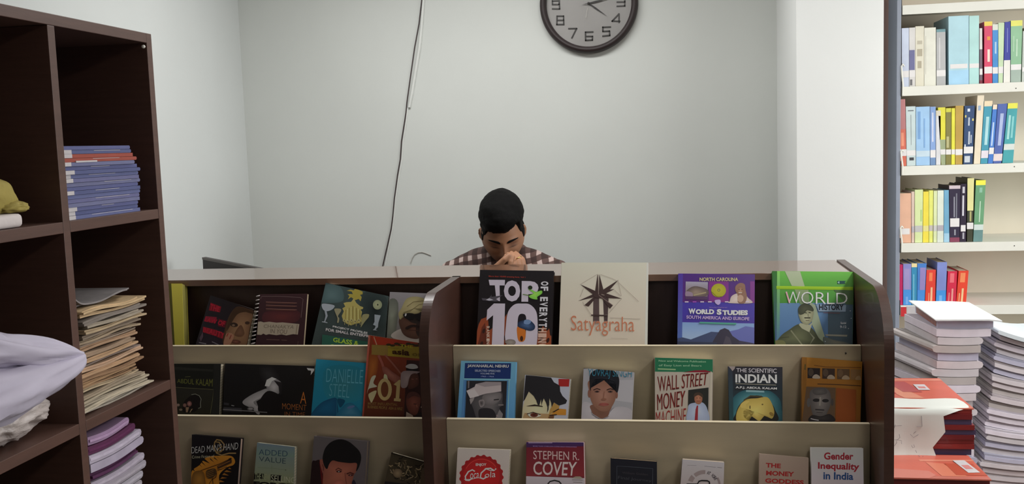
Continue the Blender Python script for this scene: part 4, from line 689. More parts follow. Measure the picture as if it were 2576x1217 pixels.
def a_goddess(a):
    a.quad([(1020, 950), (1452, 987), (1450, 1260), (1015, 1260)], (132, 116, 106), (120, 102, 92)); a.text('THE', [(1075, 1030), (1208, 1038), (1206, 1078), (1075, 1070)], (122, 30, 30), .04); a.text('MONEY', [(1078, 1098), (1326, 1110), (1322, 1152), (1076, 1140)], (122, 30, 30), .04); a.text('GODDESS', [(1070, 1165), (1410, 1184), (1408, 1225), (1068, 1205)], (122, 30, 30), .04)
book('pinkish beige paperback with small red capitals on the lowest ledge', 2, [(1020, 950), (1453, 987), (1450, 1217), (1015, 1217)], .016, (126, 110, 100), a_goddess, ZF, g=G2)

def a_gender(a):
    a.quad([(1475, 896), (1933, 901), (1938, 1260), (1478, 1260)], (172, 164, 172), (160, 150, 156)); Rr = (128, 26, 38); B = (34, 60, 104)
    a.text('Gender', [(1588, 938), (1848, 940), (1846, 1004), (1588, 1002)], Rr, .03); a.text('Inequality', [(1535, 1024), (1902, 1034), (1896, 1112), (1535, 1100)], Rr, .03); a.text('in India', [(1582, 1108), (1848, 1118), (1846, 1182), (1582, 1176)], B, .03)
book('white book with rounded red and blue title lettering on the lowest ledge', 2, [(1475, 896), (1934, 901), (1938, 1217), (1477, 1217)], .018, (168, 160, 166), a_gender, ZF, g=G2)

# ------------------------------------------------------------------ open bookcase on the left
CX, CBK, SH = -1.155, -1.505, [1.43, 1.03, .63, .23]
bc = empty('bookcase', (-1.33, 1.35, 0), 'tall dark brown open bookcase with square cells on the left', 'bookcase')
box('end_panel', (CBK, 2.067, 0), (CX, 2.089, 1.828), M_case, bc, .0012); box('end_panel', (CBK, .608, 0), (CX, .63, 1.828), M_case, bc, .0012)
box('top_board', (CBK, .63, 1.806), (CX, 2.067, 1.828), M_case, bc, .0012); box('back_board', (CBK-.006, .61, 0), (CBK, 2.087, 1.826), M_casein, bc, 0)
YD = [.989, 1.350, 1.709]
for y in YD: box('divider', (CBK, y, .03), (CX-.0005, y+.022, 1.8055), M_case, bc, .0012)
ys = [.63]+[v for y in YD for v in (y, y+.022)]+[2.067]
for k in range(0, 8, 2):
    for z in SH: box('shelf', (CBK, ys[k]+.0004, z-.022), (CX-.0005, ys[k+1]-.0004, z), M_case, bc, .0012)
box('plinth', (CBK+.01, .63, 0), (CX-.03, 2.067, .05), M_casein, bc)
MB().tube([(CX+.0003, 2.050, 1.796), (CX+.0012, 2.050, 1.796)], .004, 10).build('screw_cap', M_white, bc)

def sheaf(o, U, V, w, d, t, zo, rnd=None, skew=0, nu=12, nv=3, lobes=True):
    """folded sheets: profile along U, carried back along V; rnd = side whose fold is rounded"""
    o = Vector(o); U = Vector(U); V = Vector(V); m = MB(); prof = []
    us = [i/nu for i in range(nu+1)]
    top = [(u, 1) for u in us]; bot = [(u, 0) for u in reversed(us)]
    r = [(1+.5*t/w*math.cos(a), .5+.5*math.sin(a)) for a in (pi/4, 0, -pi/4)] if rnd in ('right', 'both') else []
    l = [(-.5*t/w*math.cos(a), .5-.5*math.sin(a)) for a in (pi/4, 0, -pi/4)] if rnd in ('left', 'both') else []
    prof = top+r+bot+l; n = len(prof); vs = []
    for j in range(nv+1):
        v = j/nv
        for u, h in prof:
            uc = min(1, max(0, u)); vs.append(o+U*(u*w+skew*v)+V*(v*d)+Vector((0, 0, zo(uc, v)+h*t)))
    fs = [(j*n+i, j*n+(i+1) % n, (j+1)*n+(i+1) % n, (j+1)*n+i) for j in range(nv) for i in range(n)]
    b1 = [Vector((p[0], p[1]*t/w, 0)) for p in prof]
    # end caps as strips between the top and bottom curve
    def capf(base, rev):
        out = []
        for i in range(nu):
            q = (base+i, base+i+1, base+(n_top+len(r)+nu-1-i), base+(n_top+len(r)+nu-i)); out.append(tuple(reversed(q)) if rev else q)
        if r: out.append(tuple(base+k for k in range(nu, nu+len(r)+2)))
        if l: out.append(tuple([base+n-1-k for k in range(len(l))][::-1]+[base]) if False else tuple([base+n-len(l)-1]+[base+n-len(l)+k for k in range(len(l))]+[base]))
        return out
    n_top = nu+1
    fs += capf(0, False)+capf(nv*n, True)
    return m.add(vs, fs)
Z0 = lambda u, v: 0.0
Yv, Xv, nX = (0, 1, 0), (1, 0, 0), (-1, 0, 0)

# blue booklets lying in the upper cell
M_blue = [mat('blue_booklet', c, .45, .06, 30, .05) for c in ((92, 98, 142), (84, 88, 134), (98, 98, 138), (78, 84, 128), (104, 106, 142))]
M_red = mat('red_booklet', (150, 66, 52), .45, .06, 30, .05); M_lab = mat('paper_label', (188, 182, 184), .7, .05, 40, .04)
rnd = random.Random(3); NB = 18; tb = .00815
for i in range(NB):      # from the bottom
    red = i in (NB-4, NB-3); z = 1.4302+i*tb; y0 = 1.742+.004*(i/NB)*-1+rnd.uniform(0, .003); y1 = 2.012+rnd.uniform(-.012, .006)-(0 if i < 12 else (i-12)*.0045)
    x0 = CX-.010-rnd.uniform(0, .006)
    r = empty('booklet', (x0-.1, (y0+y1)/2, z), ('red' if red else 'blue')+' paper bound booklet, %s from the bottom of the blue stack' % ORD[i], 'booklet', 'blue and red booklets stacked in the bookcase')
    m = M_red if red else M_blue[(i*3) % 5]
    amp = rnd.uniform(-.0006, .0006)
    sheaf((x0, y0, z), Yv, nX, y1-y0, .2, tb*.93, lambda u, v: 0, 'right' if i % 3 else None).build('cover', m, r)
    if rnd.random() < .86 and i not in (4, 5, NB-1):
        box('spine_label', (x0+.0002, y0-.0005, z+.0002), (x0+.0012, y0+rnd.uniform(.022, .034)+.002*(i < 5), z+tb*.98), M_lab, r, 0)
    if i % 2 == 0: box('worn_edge', (x0+.0001, y0+rnd.uniform(.08, .14), z+tb*.7), (x0+.0006, y0+rnd.uniform(.16, .25), z+tb*.8), M_lab, r, 0)
    if i == NB-4: box('white_slip', (x0+.0002, y0+.042, z-.001), (x0+.0022, y0+.115, z+.0025), M_lab, r, 0)
tz = MB().add([(CX-.02, 1.7335, 1.574), (CX-.012, 1.7345, 1.600), (CX-.014, 1.746, 1.577), (CX-.06, 1.7345, 1.602), (CX-.06, 1.746, 1.578)], [(0, 2, 1), (1, 2, 4, 3)])
_o = tz.build('paper_slip', M_lab); tag(_o, 'small curled white paper slip standing at the back of the blue stack', 'paper')

# old newspapers in the middle cell
NPC = [(170, 160, 146), (178, 166, 146), (160, 148, 130), (172, 158, 136), (148, 132, 112), (176, 156, 128), (150, 118, 88), (166, 132, 98), (140, 108, 80), (172, 138, 106), (178, 146, 120), (128, 112, 104), (172, 140, 108), (150, 126, 104), (164, 132, 104), (142, 124, 108), (158, 138, 114), (132, 116, 100), (170, 148, 118), (150, 138, 122), (122, 112, 104), (186, 158, 122), (190, 162, 124)]
rnd = random.Random(11); z = 1.0305
for i, c in enumerate(NPC):
    t = rnd.uniform(.0075, .0115); y0 = 1.744+rnd.uniform(0, .012); y1 = [2.018, 2.016, 2.0, 2.008, 1.985, 1.975, 1.97][i] if i < 7 else 1.975+rnd.uniform(-.02, .012)
    if i > 16: y1 += .03*(i-16)/6; y0 += .012
    x0 = CX-.012-rnd.uniform(0, .014)+(.008 if i > 16 else 0)
    a, b2, k, ph = rnd.uniform(.0006, .0022), rnd.uniform(.0005, .0016), rnd.uniform(1.2, 2.6), rnd.uniform(0, 6)
    zo = lambda u, v, a=a, b2=b2, k=k, ph=ph: a*math.sin(k*pi*u+ph)+b2*math.sin(5.3*u+2*ph+3*v)+.001
    r = empty('newspaper', (x0-.12, (y0+y1)/2, z), 'yellowed folded newspaper, %s from the bottom of the pile in the bookcase' % ORD[i], 'newspaper', 'old newspapers piled in the bookcase')
    m = mat('newsprint', c, .85, .16, 22, .35, 60, stretch=(2, 1, 9))
    sheaf((x0, y0, z), Yv, nX, y1-y0, .24, t*.45, zo, 'right', rnd.uniform(-.01, .01), 16).build('folded_sheets', m, r)
    zo2 = lambda u, v, f=zo, t=t: f(u, v)+t*.47*(.75+.25*math.sin(7*u+t*4000))
    sheaf((x0-rnd.uniform(.001, .006), y0+.004, z), Yv, nX, (y1-y0)*rnd.uniform(.86, .99), .236, t*.38, zo2, 'both', 0, 16).build('inner_sheets', m, r)
    z += t*.985
zt = z
def crumple(name, c, rad, m, parent=None, amp=.25, fr=3.0, sub=5, shape=None, seed=0, smooth=True):
    bm = bmesh.new(); bmesh.ops.create_icosphere(bm, subdivisions=sub, radius=1)
    for v in bm.verts:
        p = v.co.copy(); q = p*fr+Vector((seed, seed*1.7, 0))
        rdg = 1-abs(mnoise.noise(q))*2.2; r2 = mnoise.noise(q*2.3+Vector((9, 3, 1)))
        s = 1+amp*(rdg-.6)+amp*.35*r2
        p = Vector((p.x*rad[0], p.y*rad[1], p.z*rad[2]))*s
        if shape: p = shape(p)
        v.co = Vector(c)+p
    me = bpy.data.meshes.new(name); bm.to_mesh(me); bm.free()
    if smooth: me.polygons.foreach_set('use_smooth', [True]*len(me.polygons))
    return link(name, me, parent, m)
M_np_grey = mat('grey_newsprint', (128, 122, 122), .85, .12, 30, .3, 60)
# crumpled grey sheet on top of the pile, thick rolled tan paper in front of it
r = empty('newspaper', (CX-.14, 1.85, zt), 'crumpled grey newspaper with a raised corner on top of the pile', 'newspaper')
def greyz(u, v): return .028*math.exp(-((u-.02)/.13)**2)+.010*u+.0025*math.sin(9*u+2*v)
sheaf((CX-.028, 1.745, zt+.003), Yv, nX, .215, .2, .0035, greyz, None, 0, 26, 6).build('loose_sheet', M_np_grey, r)
sheaf((CX-.04, 1.752, zt-.001), Yv, nX, .235, .19, .003, lambda u, v: .004+.008*u+.002*math.sin(8*u), None, 0, 20, 4).build('loose_sheet', M_np_grey, r)
# white and purple answer booklets in the lower cell
rnd = random.Random(5); z = .632
PC = [(150, 142, 148)]*9+[(146, 148, 150), (152, 144, 152), (156, 150, 160), (150, 142, 152), (158, 148, 162), (70, 28, 64), (164, 154, 172), (168, 158, 174), (80, 26, 66), (150, 122, 152)]
tt = (.992-.632)/len(PC)
for i, c in enumerate(PC):
    y0 = 1.742+rnd.uniform(0, .006); top = i > 13
    y1 = 1.93-(.05 if i == 18 else .03 if i == 17 else 0)+rnd.uniform(-.012, .014)
    if 11 <= i <= 13: y1 += .012
    bend = (.010 if i > 12 else .004)
    r = empty('booklet', (CX-.12, 1.84, z), ('dark purple' if c[1] < 40 else 'lilac' if i == 18 else 'white')+' bent booklet, %s from the bottom of the lower cell pile' % ORD[i], 'booklet', 'white and purple booklets in the lower cell of the bookcase')
    zo = lambda u, v, b=bend: b*(1-math.cos(pi*u))*.0-(b*1.0)*math.sin(pi*min(1, u*1.05))*.55
    sheaf((CX-.008-rnd.uniform(0, .008), y0, z), Yv, nX, y1-y0, .2, tt*.9, zo, 'right', 0, 14).build('cover', mat('booklet_paper', c, .7, .08, 26, .15, 70), r)
    sheaf((CX-.0070-rnd.uniform(0, .002), y0+.003, z+tt*.3), Yv, nX, (y1-y0)*.97, .19, tt*.28, zo, 'right', 0, 14).build('page_edges', mat('booklet_pages', gain(c, 1.25), .8, .1, 60, .3, 200), r)
    z += tt

# cloth and paper bundles in the nearer cells
M_cloth = mat('pale_lilac_sheet', (180, 173, 190), .7, .05, 8, .15, 40)
def fold(name, p_tip, p_end, rx, rz, xo, seed, flat=1.0, parent=None):
    """one puffed fold of the sheet, pinched to a point at the tip"""
    m = MB(); nu, nv = 40, 44; vs = []; a0, b0 = Vector(p_tip), Vector(p_end)
    for i in range(nu+1):
        u = i/nu; c = a0.lerp(b0, u); op = math.sin(min(1, u*1.02+.0)*pi/2)**.58+.02
        for j in range(nv):
            a = 2*pi*j/nv; ca, sa = math.cos(a), math.sin(a)
            w = (.020*abs(mnoise.noise(Vector((u*4+seed, ca*1.6, sa*3.2))))-.022*abs(mnoise.noise(Vector((seed+u*2.2, sa*4.5+u*1.5, ca)))))*op
            sh = .10*op*abs(((a*3/pi+u*.7+seed) % 1)-.5)
            vs.append((c.x+xo*op+(rx*op*(1-sh)+w)*math.copysign(abs(ca)**.7, ca), c.y, c.z+(rz*op*(1-sh)+w)*math.copysign(abs(sa)**.85, sa)))
    fs = [(i*nv+j, i*nv+(j+1) % nv, (i+1)*nv+(j+1) % nv, (i+1)*nv+j) for i in range(nu) for j in range(nv)]+[tuple(range(nv)), tuple(reversed(range(nu*nv, (nu+1)*nv)))]
    return m.add(vs, fs).build(name, M_cloth, parent, 0, True)
cb_ = empty('cloth_bundle', (-1.12, 1.25, 1.13), 'large folded pale lilac sheet bundle sticking out of the bookcase at the left edge', 'cloth')
tip = (-1.005, 1.505, 1.214)
fold('upper_fold', tip, (-1.13, 1.02, 1.338), .115, .040, .0, 1.3, parent=cb_)
fold('inner_fold', tip, (-1.16, 1.02, 1.262), .10, .040, -.035, 4.1, parent=cb_)
fold('middle_fold', tip, (-1.12, 1.02, 1.222), .095, .024, -.005, 7.7, parent=cb_)
fold('lower_fold', tip, (-1.13, 1.02, 1.182), .125, .058, .004, 9.2, parent=cb_)
M_bag, nt, b = newmat('thin_white_plastic'); b.inputs['Base Color'].default_value = lin((200, 188, 184)); b.inputs['Roughness'].default_value = .35; b.inputs['Alpha'].default_value = .82
_n = nt.nodes.new('ShaderNodeTexNoise'); _n.inputs['Scale'].default_value = 30; _b = nt.nodes.new('ShaderNodeBump'); _b.inputs['Strength'].default_value = .4; _b.inputs['Distance'].default_value = .004; nt.links.new(_n.outputs[0], _b.inputs['Height']); nt.links.new(_b.outputs[0], b.inputs['Normal'])
o = crumple('plastic_bag', (-1.225, 1.572, 1.0785), (.058, .112, .044), M_bag, amp=.22, fr=2.2, seed=4, shape=lambda p: Vector((p.x, p.y, max(p.z, -.047)))); tag(o, 'crumpled thin white plastic bag under the lilac bundle in the bookcase', 'bag')
for v in o.data.vertices: v.co.z = max(v.co.z, 1.0308)
M_ol = mat('olive_cloth', (156, 140, 70), .8, .1, 20, .3, 150)
o = crumple('cap', (-1.212, 1.585, 1.489), (.034, .066, .042), M_ol, amp=.09, fr=1.3, seed=2); tag(o, 'olive yellow cloth cap lying on a white roll in the upper left cell', 'cap')
for v in o.data.vertices:
    v.co.z = max(v.co.z, 1.4565); 
    if v.co.z > 1.48: v.co.y -= (v.co.z-1.48)*.55
br_ = crumple('brim', (-1.196, 1.612, 1.466), (.030, .040, .013), M_ol, o, amp=.16, fr=2.2, seed=8, sub=4)
for v in br_.data.vertices: v.co.z = max(v.co.z, 1.4565)
M_roll = mat('white_cloth', (206, 196, 194), .8, .04, 20, .2, 90)
m = MB(); m.box((-1.36, 1.3725, 1.4305), (-1.162, 1.604, 1.4555)); o = m.build('folded_towel', M_roll, None, .0105, True, 4); tag(o, 'folded white towel under the olive cap in the upper left cell', 'towel')

# ------------------------------------------------------------------ steel shelving on the right
RY = 3.80; sx0, sx1 = .845, 1.80
sr = empty('steel_bookshelf', (1.32, 3.96, 0), 'white steel library shelving with slate end panel at the right', 'bookshelf')
box('end_panel', (sx0, 3.942, 0), (sx0+.014, 4.12, 2.36), M_rackbrown, sr); box('post', (sx0-.0005, RY, 0), (sx0+.0145, 3.9415, 2.36), M_slate, sr)
box('end_panel', (sx1, RY, 0), (sx1+.014, 4.12, 2.36), M_slate, sr); box('back_panel', (sx0+.015, 4.105, .05), (sx1, 4.12, 2.36), M_rackback, sr, 0)
RZ = [2.306, 2.008, 1.7125, 1.4195, 1.1305, .8935, .60, .30]
for z in RZ:
    r_ = MB().box((sx0+.0185, RY, z-.034), (sx1-.001, RY+.004, z)).build('shelf_lip', M_white, sr, .0012)
    box('shelf', (sx0+.0155, RY+.0045, z-.006), (sx1-.001, 4.104, z), M_white, sr, 0)
    box('bracket', (sx0+.0155, RY+.004, z-.036), (sx0+.018, RY+.10, z+.02), M_black, sr, 0)
for px, y in ((2556, 222), (2552, 419), (2552, 618)):
    p = hit(px, y, 1, RY-.0005); MB().tube([p, p+Vector((0, .001, 0))], .002, 8).build('rivet', M_black, sr)
box('red_shelf_label', (sx0+.019, RY-.0012, .853), (sx0+.039, RY-.0002, .889), mat('red_label', (196, 44, 50), .5), sr, 0)
box('paper_label', (sx0+.041, RY-.0012, .857), (sx0+.085, RY-.0002, .892), M_lab, sr, 0)

M_lbl = mat('white_spine_label', (226, 222, 220), .6, .03, 30, .02)
def spine(x0b, x1b, x0t, x1t, yt, row, c, desc, z=(0, 0, 1), cap=None, lab=None, bars=(), low=None, depth=.15, dz=0, labw=1.0, yo=0):
    zz = RZ[row]+.0008; T = lambda x, y: (z[0]+x/z[2], z[1]+y/z[2]); Yp = RY+.016+yo
    ztop = hit(*T((x0t+x1t)/2, yt), 1, Yp).z; yref = {2: 588, 3: 1140, 4: 627, 5: 1172}[row]
    Xb0 = hit(*T(x0b, yref), 1, Yp).x; Xb1 = hit(*T(x1b, yref), 1, Yp).x; Xt0 = hit(*T(x0t, yt), 1, Yp).x; Xt1 = hit(*T(x1t, yt), 1, Yp).x
    gp = .0004; Xb0 += gp; Xt0 += gp; Xb1 -= gp; Xt1 -= gp
    r = empty('book', ((Xb0+Xb1)/2, Yp+depth/2, zz), desc, 'book', 'books on the white steel shelves')
    L = lambda u, h, y: Vector(((Xb0+(Xb1-Xb0)*u)+((Xt0+(Xt1-Xt0)*u)-(Xb0+(Xb1-Xb0)*u))*h, y, zz+(ztop-zz)*h))
    ct = min(.0012/(Xb1-Xb0), .2); m = MB(); F = lambda u0, u1, h0, h1, y0, y1: m.hexa([L(u0, h0, y0), L(u1, h0, y0), L(u1, h1, y0), L(u0, h1, y0)], [L(u0, h0, y1), L(u1, h0, y1), L(u1, h1, y1), L(u0, h1, y1)])
    F(0, 1, 0, 1, Yp, Yp+.0015); F(0, ct, 0, 1, Yp+.0015, Yp+depth); F(1-ct, 1, 0, 1, Yp+.0015, Yp+depth)
    m.build('cover', cmat(c, .4, 'book_cover'), r)
    m = MB(); F(ct*1.02, 1-ct*1.02, .012, .986, Yp+.0016, Yp+depth-.003); m.build('pages', M_pages, r)
    def strip(u0, u1, h0, h1, cc, nm, k=1):
        q = [L(u0, h0, Yp-.0002*k), L(u1, h0, Yp-.0002*k), L(u1, h1, Yp-.0002*k), L(u0, h1, Yp-.0002*k)]; n2 = [p+Vector((0, .00015, 0)) for p in q]
        MB().hexa(q, n2).build(nm, M_lbl if cc is None else cmat(cc, .5, 'spine_print'), r)
    if low: strip(0, 1, 0, low[0], low[1], 'spine_band')
    if cap: strip(0, 1, cap[0], 1, cap[1], 'spine_band')
    for (u0, u1, h0, h1, cc) in bars: strip(u0, u1, h0, h1, cc, 'spine_print', 2)
    if lab: strip(.5-.5*labw, .5+.5*labw, lab[0], lab[1], lab[2] if len(lab) > 2 else None, 'spine_label', 3)
    return r
ZR1 = (2200, 0, 2.766); ZR3 = (2200, 430, 3.476); LB = (.16, .27)
# top row
S = lambda *a, **k: spine(*a, z=ZR1, **k)
S(152, 188, 152, 188, 205, 2, (36, 36, 40), 'black book at the left end of the upper shelf', bars=[(.1, .5, .55, .75, (110, 112, 122))])
S(190, 240, 189, 240, 195, 2, (200, 208, 226), 'pale blue white book next to the black one, upper shelf', lab=LB)
S(242, 284, 241, 284, 192, 2, (214, 210, 206), 'white book with violet blotches on its spine, upper shelf', bars=[(.0, .9, .28, .62, (108, 108, 150)), (.1, .5, .02, .12, (110, 108, 110))], lab=LB)
S(285, 345, 284, 345, 182, 2, (222, 216, 196), 'thick cream book with a curved emblem, upper shelf', bars=[(.2, .8, .5, .62, (178, 168, 146)), (.25, .7, .3, .42, (176, 166, 144)), (.2, .8, .7, .76, (190, 182, 162))])
S(346, 428, 346, 427, 192, 2, (224, 222, 208), 'wide off white book left of the grey one, upper shelf', bars=[(.1, .14, .2, .86, (196, 192, 176))])
S(431, 496, 430, 494, 203, 2, (178, 178, 178), 'grey book with a teal top, upper shelf', cap=(.95, (110, 150, 156)), bars=[(.25, .4, .3, .85, (206, 204, 204))], lab=LB)
S(516, 657, 514, 657, 110, 2, (176, 212, 222), 'large light blue volume, tallest on the upper shelf', lab=(.235, .30), labw=.86, depth=.2, low=(.21, (164, 206, 232)))
S(659, 727, 659, 728, 109, 2, (178, 218, 214), 'tall pale turquoise volume beside the large light blue one', lab=(.235, .30), depth=.2)
S(730, 752, 730, 750, 196, 2, (110, 92, 104), 'thin dark book between the turquoise volume and the red one', cap=(.62, (214, 212, 208)), lab=LB, low=(.06, (120, 30, 50)))
S(763, 819, 763, 820, 150, 2, (214, 70, 104), 'pink red book with a yellow top, upper shelf', cap=(.93, (236, 206, 92)), bars=[(.4, .7, .35, .55, (236, 214, 200)), (.35, .75, .7, .76, (226, 150, 60))], lab=LB, low=(.16, (200, 60, 84)))
S(821, 859, 820, 860, 168, 2, (70, 140, 204), 'blue book with a pale top, upper shelf', cap=(.90, (216, 218, 206)), bars=[(.4, .7, .5, .7, (170, 200, 226))], lab=LB)
S(861, 893, 861, 904, 158, 2, (196, 216, 178), 'pale green book leaning toward the navy one', lab=LB)
S(896, 944, 906, 946, 152, 2, (58, 62, 152), 'navy blue book with a white lower half, upper shelf', low=(.37, (230, 226, 218)), bars=[(.45, .55, .5, .9, (140, 146, 206))])
S(947, 1018, 948, 1030, 142, 2, (142, 184, 148), 'green book with a yellow top, upper shelf', cap=(.91, (226, 222, 110)), bars=[(.5, .6, .42, .7, (196, 220, 196)), (.2, .3, .5, .75, (170, 204, 172))], lab=(.2, .29), low=(.2, (160, 176, 164)))
S(1024, 1075, 1032, 1080, 215, 2, (190, 196, 188), 'grey green book at the frame edge, upper shelf', lab=(.2, .29))
S(1078, 1140, 1082, 1140, 180, 2, (160, 150, 130), 'brown book right of the grey green one, upper shelf')
# second row
S(174, 222, 163, 214, 690, 3, (212, 112, 92), 'tall faded red book leaning at the left end, second shelf', cap=(.55, (184, 122, 122)), bars=[(.3, .7, .3, .5, (232, 150, 120))], lab=(.15, .25), labw=1.1)
S(224, 287, 217, 286, 740, 3, (196, 210, 210), 'pale grey book with a thin line title, second shelf', bars=[(.2, .8, .92, .935, (90, 96, 104)), (.5, .54, .35, .86, (120, 126, 130)), (.3, .8, .09, .14, (60, 60, 66))], lab=(.17, .26))
S(289, 386, 288, 385, 742, 3, (160, 196, 230), 'wide light blue book, second shelf', bars=[(.12, .32, .45, .92, (120, 160, 206)), (.55, .65, .3, .8, (124, 164, 210))], lab=(.15, .25, (196, 214, 226)))
S(388, 425, 387, 426, 742, 3, (136, 164, 212), 'narrow blue violet book beside the wide light blue one', bars=[(.3, .6, .4, .9, (206, 212, 232))], lab=(.13, .26), low=(.12, (110, 140, 180)))
S(428, 460, 427, 461, 768, 3, (214, 214, 216), 'narrow white book left of the yellow ones, second shelf', cap=(.9, (216, 206, 184)))
S(464, 494, 441, 494, 747, 3, (222, 214, 70), 'bright yellow book, leftmost of the yellow ones, second shelf', low=(.44, (156, 166, 130)), lab=(.18, .27))
S(496, 532, 496, 534, 752, 3, (130, 124, 70), 'olive book between two yellow ones, second shelf', cap=(.93, (206, 204, 70)), bars=[(.1, .6, .3, .5, (186, 180, 130))], lab=(.18, .27))
S(534, 560, 536, 561, 752, 3, (226, 220, 74), 'thin yellow book beside the ochre one, second shelf', lab=(.18, .27))
S(562, 611, 563, 620, 735, 3, (188, 154, 78), 'ochre book, second shelf', lab=(.16, .26))
S(618, 682, 626, 698, 735, 3, (52, 74, 112), 'navy book dotted with white and yellow flecks, second shelf', bars=[(.45, .62, .34, .56, (190, 196, 206)), (.7, .8, .36, .5, (200, 204, 212)), (.4, .55, .66, .8, (190, 196, 206)), (.3, .55, .9, .95, (220, 224, 230)), (.06, .2, .8, .84, (214, 196, 100)), (.8, .95, .74, .78, (214, 200, 110)), (.1, .7, .03, .14, (196, 202, 210)), (.06, .2, .3, .34, (210, 214, 220))], lab=(.185, .30))
S(690, 735, 716, 764, 662, 3, (228, 214, 190), 'tall cream book leaning right on the second shelf', bars=[(.2, .6, .78, .85, (150, 170, 196))])
S(737, 786, 764, 822, 702, 3, (70, 150, 172), 'teal book with a cream top leaning on the second shelf', cap=(.915, (232, 212, 178)), bars=[(.35, .75, .3, .75, (170, 212, 216))], lab=(.09, .21, (222, 214, 222)))
S(788, 824, 824, 855, 727, 3, (74, 124, 200), 'bright blue book with a cream top, second shelf', cap=(.92, (232, 214, 190)), bars=[(.3, .6, .3, .7, (190, 210, 236))], lab=(.16, .27))
S(826, 882, 858, 925, 722, 3, (82, 102, 168), 'violet blue book leaning right on the second shelf', bars=[(.35, .72, .3, .84, (170, 182, 216))], lab=(.04, .16, (222, 206, 204)), labw=1.1)
S(888, 964, 928, 998, 717, 3, (72, 158, 164), 'teal book with a yellow top at the end of the second shelf', cap=(.91, (224, 220, 80)), bars=[(.2, .42, .4, .8, (160, 210, 206)), (.55, .75, .42, .78, (130, 196, 196))], lab=(.22, .32, (206, 212, 206)))
# third row
S = lambda *a, **k: spine(*a, z=ZR3, **k)
S(203, 320, 190, 320, 195, 4, (226, 178, 150), 'wide peach book at the left end of the third shelf', lab=(.17, .29), labw=.8)
S(323, 349, 322, 350, 180, 4, (214, 190, 176), 'thin beige book beside the peach one, third shelf', lab=(.2, .32, (178, 172, 178)))
S(352, 419, 352, 425, 163, 4, (214, 226, 168), 'pale lime book, third shelf', bars=[(.7, .9, .4, .62, (176, 206, 130))], lab=(.2, .32, (190, 188, 186)))
S(421, 473, 427, 474, 180, 4, (238, 218, 80), 'yellow book, third shelf', lab=(.22, .33, (226, 216, 140)))
S(475, 510, 475, 514, 170, 4, (226, 228, 120), 'yellow green book beside the yellow one, third shelf', lab=(.22, .33, (190, 182, 178)))
S(514, 545, 517, 549, 173, 4, (218, 226, 176), 'slim pale green book, third shelf', lab=(.22, .33, (200, 198, 196)))
S(547, 603, 551, 605, 170, 4, (220, 226, 212), 'off white book left of the light blue one, third shelf', lab=(.22, .33, (176, 170, 178)))
S(605, 655, 607, 650, 167, 4, (116, 170, 200), 'light blue book, third shelf', low=(.17, (160, 200, 222)))
S(657, 744, 652, 752, 126, 4, (50, 42, 64), 'thick dark purple book with a white square label, third shelf', cap=(.94, (206, 190, 196)), bars=[(.4, .5, .44, .8, (160, 160, 172)), (.6, .72, .4, .86, (120, 120, 132)), (.45, .6, .12, .22, (150, 150, 160))], lab=(.27, .42), labw=.9, low=(.08, (130, 60, 84)))
S(746, 800, 754, 806, 112, 4, (46, 36, 54), 'dark book with white streaks, right of the thick purple one', bars=[(.3, .6, .45, .8, (206, 202, 210)), (.3, .7, .84, .95, (200, 196, 204)), (.4, .7, .05, .16, (170, 168, 176))], lab=(.18, .29), labw=.8)
S(808, 858, 812, 872, 62, 4, (64, 66, 50), 'tall book with a pale yellow upper half, third shelf', cap=(.49, (220, 214, 150)), bars=[(.4, .7, .32, .48, (170, 166, 110))], lab=(.2, .3), labw=1.1)
S(862, 944, 886, 974, 80, 4, (106, 156, 116), 'green book with a yellow top ending the third shelf', cap=(.92, (236, 228, 76)), bars=[(.5, .6, .32, .66, (196, 220, 196)), (.4, .7, .8, .88, (140, 186, 160))], lab=(.19, .28, (206, 218, 212)), low=(.19, (104, 140, 138)))
# fourth row
S(196, 247, 200, 248, 818, 5, (196, 42, 98), 'magenta book at the left end of the fourth shelf')
S(250, 321, 250, 322, 812, 5, (140, 140, 200), 'lilac and blue book beside the magenta one, fourth shelf', low=(.37, (72, 148, 220)), bars=[(.1, .8, .38, .88, (160, 146, 196)), (.3, .6, .02, .2, (120, 170, 230))])
S(323, 370, 323, 373, 808, 5, (60, 140, 180), 'teal book with a cream top, fourth shelf', cap=(.91, (232, 214, 160)), bars=[(.3, .5, .1, .74, (120, 190, 214))])
S(372, 437, 375, 456, 808, 5, (74, 128, 200), 'blue book with a violet panel, fourth shelf', low=(.36, (70, 140, 216)), bars=[(.3, .95, .36, .9, (150, 134, 190))])
S(440, 530, 455, 537, 864, 5, (226, 70, 56), 'red orange book between two blue ones, fourth shelf', bars=[(.3, .65, .68, .92, (240, 130, 84)), (.5, .7, .06, .5, (240, 190, 150)), (.3, .38, .1, .34, (236, 170, 130))])
S(535, 622, 549, 635, 797, 5, (130, 142, 204), 'taller blue and lilac book right of the red orange one', low=(.34, (70, 150, 224)), bars=[(.3, .6, .05, .22, (120, 180, 236))])
S(624, 710, 642, 724, 876, 5, (212, 46, 76), 'crimson book, second from the right on the fourth shelf', bars=[(.25, .7, .66, .94, (232, 110, 120)), (.5, .68, .04, .48, (236, 160, 150)), (.2, .3, .1, .36, (230, 150, 140))])
S(712, 800, 736, 824, 872, 5, (230, 72, 50), 'red book ending the fourth shelf', bars=[(.2, .7, .66, .94, (240, 140, 90)), (.45, .65, .04, .48, (240, 200, 150)), (.2, .3, .1, .34, (236, 180, 130))])
